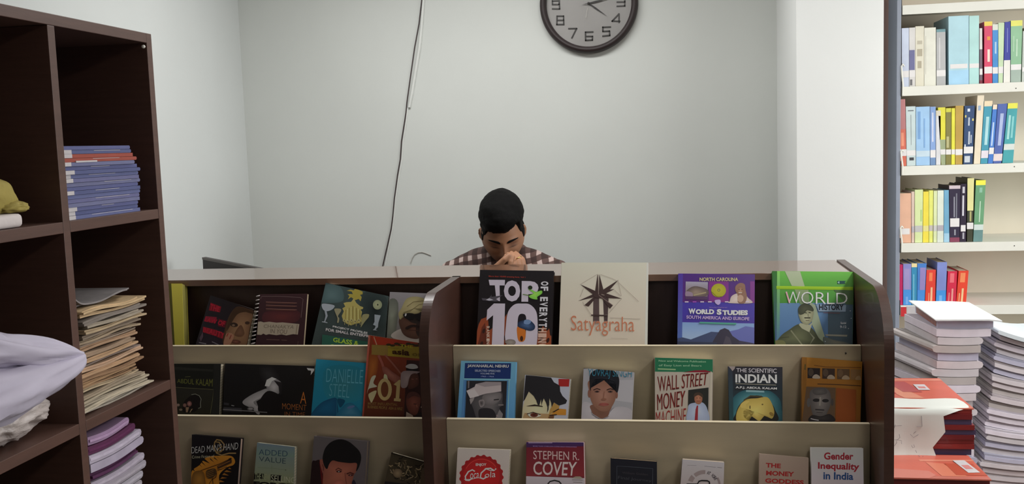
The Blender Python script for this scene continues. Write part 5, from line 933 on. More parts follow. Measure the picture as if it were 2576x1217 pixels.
# white wire book ends hooked over the shelf ends
for i, (row, zt_) in enumerate(((2, .083), (3, .06), (4, .065))):
    z = RZ[row]; x = sx0+.0165
    pts = [(x+.004, RY-.004, z-.030), (x+.005, RY-.004, z+.004), (x+.001, RY-.003, z+zt_*.55), (x-.0005, RY-.001, z+zt_*.9), (x+.004, RY-.001, z+zt_), (x+.009, RY+.004, z+zt_*.92)]
    o = MB().tube(pts, .0032, 8).build('book_end', M_white, None, 0, True)
    tag(o, 'white bent metal book end at the left of the %s shelf' % ['upper', 'second', 'third'][i], 'bookend', 'white metal book ends')

# ------------------------------------------------------------------ desk with piles at the lower right
DZ = .48
dk = empty('side_table', (1.0, 2.75, 0), 'wooden side table carrying the paper piles right of the rack', 'table')
box('tabletop', (.502, 2.22, DZ-.025), (1.5, 3.18, DZ), M_table, dk)
for x in (.53, 1.44):
    for y in (2.26, 3.10): box('leg', (x, y, 0), (x+.04, y+.04, DZ-.0255), M_table, dk)
M_rc = [mat('dark_red_cover', c, .35, .08, 20, .05, coat=.2) for c in ((120, 34, 34), (132, 40, 38), (108, 28, 32))]; M_vc = mat('dark_violet_cover', (70, 58, 88), .4, .08, 20, .05)
M_salmon = attr_mat('salmon_cover_print', .4, .15)
def slab(name, label, x0, x1, y0, y1, z, t, mc, group, tilt=0, pg=M_pagesw):
    r = empty(name, ((x0+x1)/2, (y0+y1)/2, z), label, 'booklet', group)
    m = MB(); ct = min(.0015, t*.2)
    m.box((x0, y0, z), (x1, y1, z+ct)); m.box((x0, y0, z+t-ct), (x1, y1, z+t)); m.box((x0, y0, z+ct), (x1, y0+.0015, z+t-ct)); m.build('cover', mc, r)
    box('pages', (x0+.002, y0+.002, z+ct+.0001), (x1-.002, y1-.003, z+t-ct-.0001), pg, r, 0); return r
# lower, wider part of the red pile
rz = DZ+.0003; nl = 9; tl = (.729-DZ)/nl
for i in range(nl):
    r = slab('booklet', 'dark red bound booklet, %s from the table in the wider lower pile' % ORD[i], .504, .737-(.004*(i % 2)), 2.345+.004*(i % 3), 2.66, rz, tl-.0004, M_rc[i % 3], 'red booklets at the lower right'); rz += tl
low_top = rz
cs = [M_rc[0], M_vc, M_rc[1], M_rc[2], M_vc, M_rc[1]]; up = [('dark violet', M_vc, .016), ('dark red', M_rc[1], .0125), ('dark red', M_rc[0], .012), ('dark red', M_rc[2], .012), ('dark violet', M_vc, .013), ('dark red', M_rc[0], .013), ('dark violet', M_vc, .014), ('dark red', M_rc[2], .0145), ('dark red', M_rc[1], .011)]
for i, (nm, mc, t) in enumerate(up):
    dx = [0, .006, .006, .006, .010, .006, 0, 0, 0][i]
    slab('booklet', nm+' bound booklet, %s from the bottom of the upper red pile' % ORD[i], .505, .748+dx, 2.532-.003*(i % 2), 2.84, rz, t-.0004, mc, 'red booklets at the lower right'); rz += t
# salmon covers with labels on top of both parts
def topcover(label, x0, x1, y0, y1, z, lab, pats):
    r = empty('folder', ((x0+x1)/2, (y0+y1)/2, z), label, 'folder')
    box('cover', (x0, y0, z), (x1, y1, z+.003), mat('salmon_card', (196, 96, 78), .4, .06, 14, .05, coat=.15), r, .0006)
    for n_, (q, c) in enumerate(pats):
        m = MB(); V = [(x0+(x1-x0)*u, y0+(y1-y0)*v, z+.0032+.00015*n_) for u, v in q]; m.add(V, [tuple(range(len(V)))], [lin(c)]*len(V)); m.build('cover_print', M_salmon, r)
    cx, cy, w, h, a = lab; m = MB(); Mx = Matrix.Translation((x0+(x1-x0)*cx, y0+(y1-y0)*cy, z+.0042))@Matrix.Rotation(a, 4, 'Z'); m.box((-w/2, -h/2, 0), (w/2, h/2, .0003), Mx); m.build('label', M_lab, r)
    m = MB(); m.box((-w*.3, -h*.22, .0004), (w*.3, h*.1, .0006), Mx); m.build('label_print', cmat((190, 120, 116), .6, 'label_print'), r)
topcover('salmon red card folder with a small label on top of the upper red pile', .505, .752, 2.53, 2.845, rz, (.70, .66, .03, .06, 0.0), [([(0, .0), (1, 0), (1, .12), (0, .12)], (196, 112, 92)), ([(0, .88), (1, .9), (1, .97), (0, .96)], (214, 130, 108)), ([(.2, .88), (.4, .88), (.62, .3), (.42, .3)], (214, 138, 112)), ([(.0, .42), (.38, .45), (.3, .84), (0, .84)], (188, 72, 66)), ([(.46, .5), (.66, .5), (.58, .86), (.38, .86)], (176, 80, 80)), ([(.2, .14), (.8, .2), (.8, .24), (.3, .24)], (222, 150, 126))])
topcover('salmon red card folder with a white label on the lower red pile', .504, .737, 2.342, 2.52, low_top, (.87, .50, .028, .09, .12), [([(0, .0), (1, 0), (1, .1), (0, .1)], (190, 108, 94)), ([(.45, .70), (1, .74), (1, .80), (.45, .78)], (214, 132, 108)), ([(.55, .1), (.8, .1), (.66, .62), (.5, .66)], (212, 124, 98)), ([(.0, .0), (.4, .0), (.5, .12), (.46, .3), (0, .4)], (204, 122, 108)), ([(.7, .15), (1, .15), (.96, .62), (.68, .62)], (186, 82, 60))])
# big torn sheet hanging over the front of the pile, handwritten upside down
def sheet():
    n = 16; m = MB(); zt_ = rz+.0052
    # outline in px read on the front, mapped to the front plane; built as a bent strip with thickness
    prof = [(0.085, 0), (.05, 0), (.02, 0), (.004, -.001), (-.006, -.006), (-.0075, -.02), (-.0085, -.06), (-.010, -.10), (-.022, -.14), (-.055, -.166), (-.078, -.170)]
    rows = []
    XR_ = [.735, .742, .745, .742, .715, .678, .682, .652, .665, .676, .682]; XL_ = [.506]*6+[.507, .508, .510, .517, .522]
    yf = 2.53
    for (dy, dzz), xr, xl in zip(prof, XR_, XL_):
        rows.append([Vector((xl+(xr-xl)*k/8, yf+dy+.002*math.sin(k*.9+dzz*30), zt_+dzz+.0012*math.sin(k*1.3+dy*60))) for k in range(9)])
    V = [p for r_ in rows for p in r_]; nb = len(V); V += [p+Vector((0, .0004, -.0004)) for p in V[:nb]]
    F = []
    for i in range(len(rows)-1):
        for k in range(8):
            q = (i*9+k, i*9+k+1, (i+1)*9+k+1, (i+1)*9+k); F.append(q); F.append(tuple(x+nb for x in reversed(q)))
    return m.add(V, F)
ps = empty('paper_sheet', (.6, 2.53, rz), 'white torn sheet with faint handwriting draped over the red pile', 'paper')
sheet().build('sheet', mat('creased_white_paper', (208, 210, 204), .8, .03, 6, .1, 25), ps, 0, True)
def scribble(pts, w=2.2):
    a = MB(); P = [hit(x, y, 1, 2.5195) for x, y in pts]; a.tube(P, .0005, 5); a.build('handwriting', cmat((120, 118, 124), .7, 'pencil'), ps)
for pts in ([(2245, 1043), (2248, 1056)], [(2236, 1072), (2268, 1070)], [(2252, 1068), (2250, 1076)], [(2318, 1046), (2320, 1072), (2306, 1073)]): scribble(pts)
def scribble2(pts):
    P = [hit(x, y, 1, 2.5185-.0003*max(0, y-1095)) for x, y in pts]; MB().tube(P, .0005, 5).build('handwriting', cmat((120, 118, 124), .7, 'pencil'), ps)
for pts in ([(2262, 1092), (2264, 1100), (2258, 1106), (2250, 1106)], [(2237, 1110), (2240, 1118), (2250, 1121), (2256, 1113), (2254, 1106), (2268, 1108), (2268, 1116)], [(2290, 1092), (2298, 1100), (2310, 1093)], [(2304, 1085), (2298, 1090)], [(2293, 1120), (2296, 1126), (2301, 1124), (2299, 1118)], [(2303, 1132), (2306, 1138)], [(2310, 1145), (2318, 1152), (2322, 1147)]): scribble2(pts)

# white paper booklets, nearer pile
rnd = random.Random(21); ws = []
z = DZ+.0003; n1 = 23; t1 = (1.014-z)/n1
CL = [(218, 210, 220), (202, 196, 200), (208, 200, 204), (182, 174, 172), (222, 214, 224), (186, 184, 204), (208, 198, 202)]
def cyc(i): return CL[(i*5+i//3) % 7]
for i in range(n1):
    h = i/(n1-1); xl = .748+rnd.uniform(-.003, .004); xr = .842+.022*h+(.03 if i >= n1-2 else 0)+rnd.uniform(-.006, .006)
    sk = (-.075+.05*max(0, (h-.72)/.28)+rnd.uniform(-.012, .012)) if i < n1-1 else -.01
    if i >= n1-2: sk = (-.03, .0)[i-(n1-2)]
    y0 = 2.862+rnd.uniform(-.004, .006); c = cyc(i); d = .25+rnd.uniform(-.01, .01)
    r = empty('paper_booklet', ((xl+xr)/2, 2.98, z), 'thick white paper booklet, %s from the table in the pile behind the red one' % ORD[i], 'booklet', 'white paper booklets in the nearer pile')
    zo = lambda u, v, s=.0025*h: -s*math.sin(pi*u)
    pb = mat('booklet_paper', c, .75, .05, 30, .12, 80)
    sheaf((xl, y0, z), Xv, Yv, xr-xl, d, t1*.90, zo, None if i >= n1-2 else 'left' if i % 3 == 1 else ('right' if i % 3 == 2 else None), sk, 8).build('sheets', pb, r)
    dk_ = mat('booklet_inner', gain(c, .6), .85, .05, 30, .1)
    sheaf((xl+.004, y0+.003, z+t1*.9), Xv, Yv, (xr-xl)-.01, d-.01, t1*.10, zo, None, sk, 8).build('inner_sheet', dk_, r)
    if i >= n1-2:
        zz = z+t1*.08; a = Vector((xl-.0006, y0+.012, zz)); b_ = Vector((xl+sk*.93-.0006, y0+d*.95, zz)); up_ = Vector((0, 0, t1*.76))
        MB().hexa([a, b_, b_+up_, a+up_], [p+Vector((.0003, 0, 0)) for p in (a, b_, b_+up_, a+up_)]).build('brown_spine', mat('brown_red_spine', (140, 84, 72), .5, .25, 60, .1), r)
        aa = Art(Vector((0, 0, 0)), Vector((0, 0, 1)))
    z += t1
# limp top sheet of that pile
o = sheaf((.742, 2.845, z+.0006), Xv, Yv, .175, .29, .004, lambda u, v: .004*math.sin(pi*u)*v+.010*max(0, .35-u)*v*2-.004*max(0, u-.8)*5*(1-v), 'left', -.004, 10, 6).build('paper_sheaf', mat('white_paper', (214, 216, 216), .75, .03, 20, .1), None, 0)
tag(o, 'limp white sheaf of paper on top of the nearer white pile', 'paper')
# farther white pile, sagging to the right
z = DZ+.0003; n2 = 25; t2 = (.968-z)/n2
for i in range(n2):
    h = i/(n2-1); xl = .878+.05*h+rnd.uniform(-.006, .006); w = .27+rnd.uniform(-.01, .01); c = CL[(i*3+i//4) % 7]
    sg = .008+.026*h
    r = empty('paper_booklet', (xl+w/2, 3.0, z), 'grey white paper booklet, %s from the table in the sagging pile at the right edge' % ORD[i], 'booklet', 'white paper booklets in the sagging right pile')
    zo = lambda u, v, s=sg: -s*math.sin(pi*min(1, u*.95+.02))+s*.06
    yf_ = 2.905+rnd.uniform(-.006, .006)
    sheaf((xl, yf_, z), Xv, Yv, w, .23, t2*.62, zo, 'left' if i % 2 else None, 0, 14).build('sheets', mat('booklet_paper', c, .75, .05, 30, .12, 80), r)
    sheaf((xl+.002, yf_+.002, z+t2*.63), Xv, Yv, w-.01, .22, t2*.33, zo, 'left', 0, 14).build('inner_sheets', mat('booklet_inner', gain(c, .66), .8, .08, 30, .1), r)
    z += t2
o = sheaf((.925, 2.885, z+.001), Xv, Yv, .27, .27, .012, lambda u, v: -.034*math.sin(pi*min(1, u*.95+.02)), 'left', .0, 14, 4).build('paper_sheaf', mat('white_paper', (206, 214, 218), .7, .03, 20, .1), None, 0)
tag(o, 'thick pale bluish sheaf topping the sagging pile at the right edge', 'paper')

# ------------------------------------------------------------------ on the back wall
WY = 3.75
clk_c = hit(1480.5, 8, 1, WY-.02); cxx, czz = clk_c.x, clk_c.z; RR = .1865
ck = empty('wall_clock', (cxx, WY-.001, czz), 'large round wall clock with a dark brown rim and grey dial', 'clock')
def lathe(prof, cx, cz, y, n=72):
    m = MB(); vs = []; k = len(prof)
    for i in range(n):
        a = 2*pi*i/n
        for r, d in prof: vs.append((cx+r*math.cos(a), y-d, cz+r*math.sin(a)))
    return m.add(vs, [(i*k+j, i*k+(j+1) % k, ((i+1) % n)*k+(j+1) % k, ((i+1) % n)*k+j) for i in range(n) for j in range(k)])
lathe([(RR*.86, .001), (RR*.99, .001), (RR, .012), (RR*.985, .028), (RR*.95, .036), (RR*.905, .036), (RR*.868, .026), (RR*.86, .014)], cxx, czz, WY).build('rim', mat('dark_brown_plastic', (40, 28, 28), .55, .06, 20, .02), ck, 0, True)
m = MB(); m.tube([(cxx, WY-.002, czz), (cxx, WY-.010, czz)], RR*.8595, 72, cap=False); m.build('dial', mat('dial_silver', (168, 165, 162), .5, .03, 12, .02), ck)
def cl_pt(px, py, y): return hit(px, py, 1, y)
ZCk = (1320, 0, 8.05)
NUM = {'9': [[(560, 90), (695, 90), (700, 15), (560, 18), (560, 90)], [(700, 60), (705, 180), (560, 178)]],
       '8': [[(655, 325), (785, 325), (790, 495), (650, 495), (655, 325)], [(655, 410), (785, 410)]],
       '7': [[(890, 578), (1050, 576), (955, 765)]], '6': [[(1380, 645), (1230, 650), (1232, 815), (1370, 808), (1372, 735), (1232, 735)]],
       '5': [[(1735, 545), (1580, 550), (1582, 635), (1715, 628), (1722, 715), (1580, 730)]], '4': [[(1910, 450), (1908, 280), (1770, 425), (1925, 430)]],
       '3': [[(1870, 40), (2025, 38), (2025, 118), (1870, 125)], [(2025, 38), (2025, -50), (1870, -46)]]}
M_num = mat('dark_numeral', (62, 60, 58), .4, .05, 30, .02)
def stroke(m, pts, w, y, z=ZCk, d=.002):
    P = [cl_pt(z[0]+x/z[2], z[1]+yy/z[2], y) for x, yy in pts]
    for a, b_ in zip(P[:-1], P[1:]):
        t = (b_-a).normalized(); n_ = Vector((-t.z, 0, t.x))*w/2; e = t*w*.4
        m.hexa([a-e+n_, b_+e+n_, b_+e-n_, a-e-n_], [p+Vector((0, d, 0)) for p in (a-e+n_, b_+e+n_, b_+e-n_, a-e-n_)])
for k, ls in NUM.items():
    m = MB()
    for l in ls: stroke(m, l, .0052, WY-.0125)
    m.build('numeral', M_num, ck)
# numerals above the frame, same square style
DIG = {'1': [[(.5, 0), (.5, 1)]], '2': [[(0, 1), (1, 1), (1, .5), (0, .5), (0, 0), (1, 0)]], '0': [[(0, 0), (0, 1), (1, 1), (1, 0), (0, 0)]]}
for hr, s_ in ((10, '10'), (11, '11'), (12, '12'), (1, '1'), (2, '2')):
    a = math.radians(90-30*hr); cx0 = cxx+RR*.68*math.cos(a); cz0 = czz+RR*.68*math.sin(a); m = MB()
    for j, ch in enumerate(s_):
        ox = (j-(len(s_)-1)/2)*.022
        for l in DIG[ch]:
            P = [Vector((cx0+ox+(u-.5)*.016, WY-.0125, cz0+(v-.5)*.022)) for u, v in l]
            for p, q in zip(P[:-1], P[1:]):
                t = (q-p).normalized(); n_ = Vector((-t.z, 0, t.x))*.002; e = t*.0016
                m.hexa([p-e+n_, q+e+n_, q+e-n_, p-e-n_], [v_+Vector((0, .002, 0)) for v_ in (p-e+n_, q+e+n_, q+e-n_, p-e-n_)])
    m.build('numeral', M_num, ck)
def hand(name, p0, p1, w, y, tail=0):
    a = cl_pt(*p0, y); b_ = cl_pt(*p1, y); t = (b_-a).normalized(); n_ = Vector((-t.z, 0, t.x)); a0 = a-t*tail
    q = [a0, a+n_*w*.6, a+(b_-a)*.35+n_*w, b_, a+(b_-a)*.35-n_*w, a-n_*w*.6]
    MB().prism(q, (0, .0012, 0)).build(name, M_black, ck)
hand('minute_hand', (1480.5, 8), (1528, 41), .0028, WY-.016, .006); hand('hour_hand', (1480.5, 8), (1536, -5), .0030, WY-.018, .028)
MB().tube([cl_pt(1478, 20, WY-.0195), cl_pt(1474, 44, WY-.0195)], .0006, 6).build('second_hand', M_white, ck)
MB().tube([(cxx, WY-.011, czz), (cxx, WY-.022, czz)], .0045, 16).build('hub', M_num, ck)
M_gl, nt, b = newmat('clock_glass'); N = nt.nodes; L = nt.links; N.remove(b)
tr = N.new('ShaderNodeBsdfTransparent'); gl = N.new('ShaderNodeBsdfGlossy'); gl.inputs['Roughness'].default_value = .03; mx = N.new('ShaderNodeMixShader'); fr = N.new('ShaderNodeFresnel'); fr.inputs[0].default_value = 1.45
L.new(fr.outputs[0], mx.inputs[0]); L.new(tr.outputs[0], mx.inputs[1]); L.new(gl.outputs[0], mx.inputs[2]); L.new(mx.outputs[0], N['Material Output'].inputs[0])
m = MB(); m.tube([(cxx, WY-.0235, czz), (cxx, WY-.0250, czz)], RR*.864, 64, cap=False); m.build('glass', M_gl, ck)

cab = [(1062.5, -30), (1061, 0), (1054, 60), (1043, 120), (1033, 190), (1024, 255), (1021, 285), (1010, 355), (1007, 400), (1000, 440), (992, 500), (988, 545), (984, 575), (975, 615), (968, 645), (963, 668), (955, 715)]
P = [hit(x, y, 1, WY-.0035) for x, y in cab]
for i in range(3): P.append(P[-1]+Vector((-.006, 0, -.15)))
P.insert(0, Vector((P[0].x+.012, P[0].y, CEIL-.002)))
o = MB().tube(P, .0022, 8).build('wall_cable', mat('dark_brown_cable', (60, 46, 46), .5, .05), None, 0, True); tag(o, 'thin dark cable running crookedly down the back wall', 'cable')
def strip_path(pts, w, d, y):
    m = MB(); P = [hit(px, py, 1, y) for px, py in pts]
    if pts[0][1] < 0: P.insert(0, Vector((P[0].x+.012, P[0].y, CEIL-.002)))
    vs = []
    for i, p in enumerate(P):
        t = (P[min(i+1, len(P)-1)]-P[max(0, i-1)]).normalized(); n_ = Vector((-t.z, 0, t.x))*w/2
        vs += [p+n_+Vector((0, d, 0)), p+n_*.8, p-n_*.8, p-n_+Vector((0, d, 0))]
    k = 4; fs = [(i*k+j, i*k+(j+1) % k, (i+1)*k+(j+1) % k, (i+1)*k+j) for i in range(len(P)-1) for j in range(k)]+[(0, 1, 2, 3), tuple((len(P)-1)*k+j for j in (3, 2, 1, 0))]
    return m.add(vs, fs)
M_cond = mat('white_trunking', (216, 218, 214), .5, .03)
o = strip_path([(1066.5, -30), (1065, 0), (1060, 70), (1055, 120), (1045, 180), (1036, 235), (1029, 270)], .0095, .0095, WY-.0105).build('cable_trunking', M_cond); tag(o, 'white plastic trunking beside the dark cable on the upper wall', 'trunking')
o = strip_path([(1025.5, 272), (1021, 310), (1014, 355), (1011, 400), (1003, 445), (995, 500), (991, 545), (987, 578), (978, 620), (971, 655), (960, 715)], .0055, .005, WY-.0056).build('cable_sleeve', M_cond); tag(o, 'narrow white sleeve behind the cable on the lower wall', 'trunking')
P = [hit(x, y, 1, WY-.003) for x, y in ((1033, 662), (1037, 650), (1043, 640), (1052, 635), (1062, 634), (1072, 637), (1084, 642))]
o = MB().tube(P, .0013, 6).build('thin_wire', mat('pale_wire', (176, 170, 162), .6, .05), None, 0, True); tag(o, 'faint pale wire loop low on the back wall left of the man', 'wire')

# ------------------------------------------------------------------ desk, monitor and chair behind the counter
dk = empty('work_desk', (-.75, 3.1, 0), 'dark wooden work desk hidden behind the counter', 'desk')
box('desktop', (-1.62, 2.90, .725), (.35, 3.12, .75), M_table, dk); box('desktop_return', (-1.62, 3.1205, .725), (-.98, 3.6, .75), M_table, dk)
for x, y in ((-1.6, 2.92), (.30, 2.92), (-1.6, 3.55), (-1.03, 3.55), (.30, 3.07)): box('leg', (x, y, 0), (x+.04, y+.04, .7245), M_table, dk)
mo = empty('monitor', (-1.36, 2.96, .75), 'dark flat monitor whose corner shows above the counter at the left', 'monitor')
p1 = Vector((-1.560, 3.055, 1.2055)); p2 = Vector((-1.244, 2.764+.135, 1.176))
u = (p2-p1).normalized(); nn = u.cross(Vector((0, 0, 1))).normalized(); dn = u.cross(nn).normalized(); dn = dn if dn.z < 0 else -dn
w_ = (p2-p1).length
lean = (dn+u*.06).normalized()
q = [p1, p1+u*w_, p1+u*w_+lean*.26, p1+lean*.26]
MB().hexa(q, [p+nn*-.016 for p in q]).build('screen_housing', mat('dark_grey_plastic', (62, 57, 56), .5, .05), mo, .003)
q2 = [p1+u*.0-lean*.0, p1+u*w_, p1+u*w_+lean*.008, p1+lean*.008]
MB().hexa([p+nn*.0008 for p in q2], [p+nn*.0001 for p in q2]).build('bezel', mat('grey_bezel', (128, 122, 118), .4, .05), mo)
c0 = p1+u*w_*.5+lean*.2-nn*.01
MB().tube([c0-nn*.03, Vector((c0.x-nn.x*.05, c0.y-nn.y*.05, .765))], .016, 12).build('stand', M_black, mo)
m = MB(); m.tube([(c0.x-nn.x*.05, c0.y-nn.y*.05, .7505), (c0.x-nn.x*.05, c0.y-nn.y*.05, .762)], .09, 28, cap=False); m.build('base', M_black, mo)

# ------------------------------------------------------------------ the seated man
def remeshed(mb_list, vox, smooth_it=3):
    V = []; F = []
    for m in mb_list:
        b = len(V); V += m.v; F += [tuple(i+b for i in f) for f in m.f]
    me = bpy.data.meshes.new('t'); me.from_pydata(V, [], F); bm = bmesh.new(); bm.from_mesh(me); bmesh.ops.recalc_face_normals(bm, faces=bm.faces); bm.to_mesh(me); bm.free()
    o = bpy.data.objects.new('t', me); COL.objects.link(o)
    md = o.modifiers.new('r', 'REMESH'); md.mode = 'VOXEL'; md.voxel_size = vox
    if smooth_it: s = o.modifiers.new('s', 'SMOOTH'); s.factor = .5; s.iterations = smooth_it
    dg = bpy.context.evaluated_depsgraph_get(); out = bpy.data.meshes.new_from_object(o.evaluated_get(dg)); bpy.data.objects.remove(o)
    out.polygons.foreach_set('use_smooth', [True]*len(out.polygons)); return out
HC = Vector((-.562, 3.275, 1.250))       # head centre, at the level of the eyes
HS = .99
HM = Matrix.Translation(HC)@Matrix.Rotation(math.radians(12), 4, 'Z')@Matrix.Rotation(math.radians(27), 4, 'X')@Matrix.Rotation(math.radians(-3), 4, 'Y')@Matrix.Scale(HS, 4)
g = lambda x, a, s: math.exp(-((x-a)/s)**2)
def sst(a, b, x): t = min(1, max(0, (x-a)/(b-a))); return t*t*(3-2*t)
def head_surf(d):
    """d unit direction -> point of the bare head, face toward -Y, eyes at z = 0"""
    x, y, z = d
    px, py, pz = x*.0745, y*.096, z*.122
    if z < 0: k = (-z); px *= 1-.30*k**1.8; py *= 1-.10*k if y < 0 else 1-.42*k
    if z > .2: px *= 1-.05*(z-.2)
    if y < 0 and z < 0: px *= 1+.04*g(z, -.25, .2)
    fy = sst(.15, .75, -y)
    X, Z = px, pz; a = 0
    a += .021*g(X, 0, .0095)*g(Z, -.036, .016)+.013*g(X, 0, .0085)*g(Z, -.016, .018)+.005*g(X, 0, .009)*g(Z, .004, .012)     # nose
    a += .006*(g(X, .014, .007)+g(X, -.014, .007))*g(Z, -.040, .008)
    a += -.0105*(g(X, .031, .017)+g(X, -.031, .017))*g(Z, .001, .012)+.0055*(g(X, .031, .024)+g(X, -.031, .024))*g(Z, .019, .008)  # sockets, brow
    a += .0048*(g(X, .031, .0115)+g(X, -.031, .0115))*g(Z, -.001, .0075)          # closed lids
    a += .004*(g(X, .045, .02)+g(X, -.045, .02))*g(Z, -.03, .02)                   # cheeks
    a += .0045*g(X, 0, .02)*g(Z, -.0635, .0055)+.0042*g(X, 0, .018)*g(Z, -.0745, .006)-.0025*g(X, 0, .024)*g(Z, -.069, .0025)  # lips
    a += .006*g(X, 0, .02)*g(Z, -.098, .014)-.003*g(X, 0, .03)*g(Z, -.084, .006)
    py -= a*fy
    return Vector((px, py, pz))
bm = bmesh.new(); bmesh.ops.create_icosphere(bm, subdivisions=6, radius=1)
dirs = [v.co.copy() for v in bm.verts]
hm = MB(); hm.v = [tuple(HM@head_surf(d)) for d in dirs]; hm.f = [tuple(v.index for v in f.verts) for f in bm.faces]
hfaces = hm.f[:]; bm.free()
def ear(s):
    m = MB(); n, k = 12, 12; vs = []
    bm = bmesh.new(); bmesh.ops.create_icosphere(bm, subdivisions=3, radius=1)
    for v in bm.verts:
        x, y, z = v.co; r = math.hypot(y, z)
        q = Vector((s*(.0705+.006*x*(1 if x*s > 0 else 1)+.004*g(r, .85, .18)+.010*(y > 0)*y), .014+y*.014, -.010+z*.027*(1-.12*(z < 0)*abs(z))))
        if r < .6: q.x -= s*.004*(1-r/.6)
        vs.append(HM@q)
    m.add(vs, [tuple(v.index for v in f.verts) for f in bm.faces]); bm.free(); return m
def limb(pts, rad, seg=16): return MB().tube(pts, rad, seg)
W_ = lambda x, y, z: HM@Vector((x, y, z))
SHZ_ = 1.125; cxm = -.572
SL = Vector((cxm-.178, 3.335, SHZ_)); SRt = Vector((cxm+.178, 3.335, SHZ_-.004))
mouth = W_(0, -.105, -.070)
hb = hit(1290, 664, 1, 3.120)        # clasped hands, in front of the mouth
EL, ER = Vector((-.83, 3.085, .80)), Vector((-.33, 3.075, .80))
def hand_parts(wrist, palm_c, palm_up, palm_r, back, thumb_pts, curl, s=1.0, size=1.0):
    """palm_up: wrist->knuckles, palm_r: across the knuckles, back: out of the back of the hand"""
    out = []; up, rt, bk = palm_up.normalized(), palm_r.normalized(), back.normalized()
    for k in range(4):
        o = (k-1.5)*.0185*size
        out.append(limb([wrist+rt*o*.5, palm_c+rt*o*.9, palm_c+up*.036*size+rt*o], [.0175*size, .0150*size, .0112*size], 12))
        ln = [.040, .044, .041, .033][k]*size; r = [.0092, .0094, .0090, .0080][k]*size
        p = palm_c+up*.040*size+rt*o; pts = [p]; ang = 0; d = up.copy()
        for seg_, (l, c) in enumerate(((ln, curl[0]), (ln*.62, curl[1]), (ln*.48, curl[2]))):
            ang += c; d = (up*math.cos(ang)-bk*math.sin(ang)); p = p+d*l; pts.append(p)
        out.append(limb(pts, [r*1.12, r*1.05, r*.95, r*.82], 12))
    out.append(limb(thumb_pts, [.0150*size, .0125*size, .0105*size, .0088*size], 12)); return out
parts = [hm, ear(-1), ear(1)]
neck_t = W_(0, .030, -.085)
parts.append(limb([neck_t, (cxm+.004, 3.335, 1.150), (cxm, 3.355, 1.08)], [.056, .060, .075], 24))
parts.append(limb([(cxm, 3.37, .52), (cxm, 3.38, .72), (cxm, 3.38, .90), (cxm, 3.365, 1.03)], [.125, .12, .13, .12], 28))
parts.append(limb([SL+Vector((.04, .01, -.03)), (cxm, 3.35, 1.08), SRt+Vector((-.04, .01, -.03))], [.062, .085, .062], 20))
WL = hit(1222, 720, 1, 3.11); WR = hit(1306, 726, 1, 3.13)
for S_, E_, Wr in ((SL, EL, WL), (SRt, ER, WR)):
    parts.append(limb([S_+Vector((0, 0, -.04)), (S_+E_)/2+Vector((0, 0, 0)), E_], [.050, .044, .038], 18)); parts.append(limb([E_, E_.lerp(Wr, .35), E_.lerp(Wr, .8), Wr], [.038, .040, .029, .026], 18))
# his left hand: loose fist, back toward the viewer's right, fingers folded toward the mouth
upv = Vector((-.08, .06, 1))
pr = hit(1303, 683, 1, 3.125)
parts += hand_parts(WR, pr, upv, Vector((-.62, -.78, .0)), Vector((.78, -.62, .0)), [pr+Vector((-.010, -.034, -.012)), pr+Vector((-.020, -.046, .014)), pr+Vector((-.016, -.044, .038)), pr+Vector((-.010, -.034, .054))], (1.0, 1.45, .9), size=.92)
# his right hand: wraps under it, thumb pointing up beside the nose
pl = hit(1240, 702, 1, 3.10)
parts += hand_parts(WL, pl, Vector((.75, .0, .52)), Vector((.45, .30, -.70)), Vector((-.30, -.88, .36)), [hit(1236, 692, 1, 3.09), hit(1252, 670, 1, 3.08), hit(1270, 652, 1, 3.078), hit(1281, 642, 1, 3.085)], (.35, .8, .7))
# legs, seated
for s in (-1, 1):
    hip = Vector((cxm+s*.09, 3.36, .56)); kn = Vector((cxm+s*.13, 3.03-.0, .55)); an = Vector((cxm+s*.13, 3.02, .10)); 
    parts.append(limb([hip, hip.lerp(kn, .5), kn, kn.lerp(an, .35), an], [.088, .078, .058, .056, .040], 18)); parts.append(limb([an+Vector((0, .03, -.045)), an+Vector((0, -.13, -.062))], [.036, .030], 14))
bme = remeshed(parts, .0029, 2)
n = len(bme.vertices); co = np.empty(n*3); bme.vertices.foreach_get('co', co); co = co.reshape(-1, 3)
Hi = np.array(HM.inverted()); loc = co@Hi[:3, :3].T+Hi[:3, 3]
def G(x, a, s): return np.exp(-((x-a)/s)**2)
base = np.array(lin((156, 112, 84))[:3]); col = np.tile(base, (n, 1))
X, Yy, Zz = loc[:, 0], loc[:, 1], loc[:, 2]; face = (Yy < -.03) & (np.abs(X) < .08) & (np.abs(Zz) < .14)
def blend(mask, c, w=1.0):
    t = (np.clip(mask, 0, 1)*w)[:, None]; col[:] = col*(1-t)+np.array(lin(c)[:3])*t
fm = face.astype(float)
hands = (np.linalg.norm(co-np.array(hb), axis=1) < .12) & ~((Yy > -.112) & (Zz > -.13) & (np.abs(X) < .075)); fm = fm*(~hands)
blend(fm*np.clip((G(Zz, -.085, .035)*(.5+.5*np.clip(np.abs(X)/.03, 0, 1))+G(Zz, -.054, .006)*G(X, 0, .026)*.9), 0, 1), (112, 84, 70), .55)     # stubble and moustache shade
blend(fm*(G(X, 0, .021)*(G(Zz, -.0640, .005)+G(Zz, -.0740, .006))), (146, 84, 74), .8)
blend(fm*(G(X, .031, .016)+G(X, -.031, .016))*G(Zz, .001, .009), (104, 68, 52), .75)
blend(fm*(G(np.abs(X), .031, .0135)*G(Zz, -.0065-.00*X, .0018)), (30, 20, 18), .95)      # lashes of the lowered lids
blend(fm*(G(np.abs(X), .010, .004)*G(Zz, -.0465, .003)), (60, 34, 28), .8)
blend(hands.astype(float), (166, 120, 92), .5)
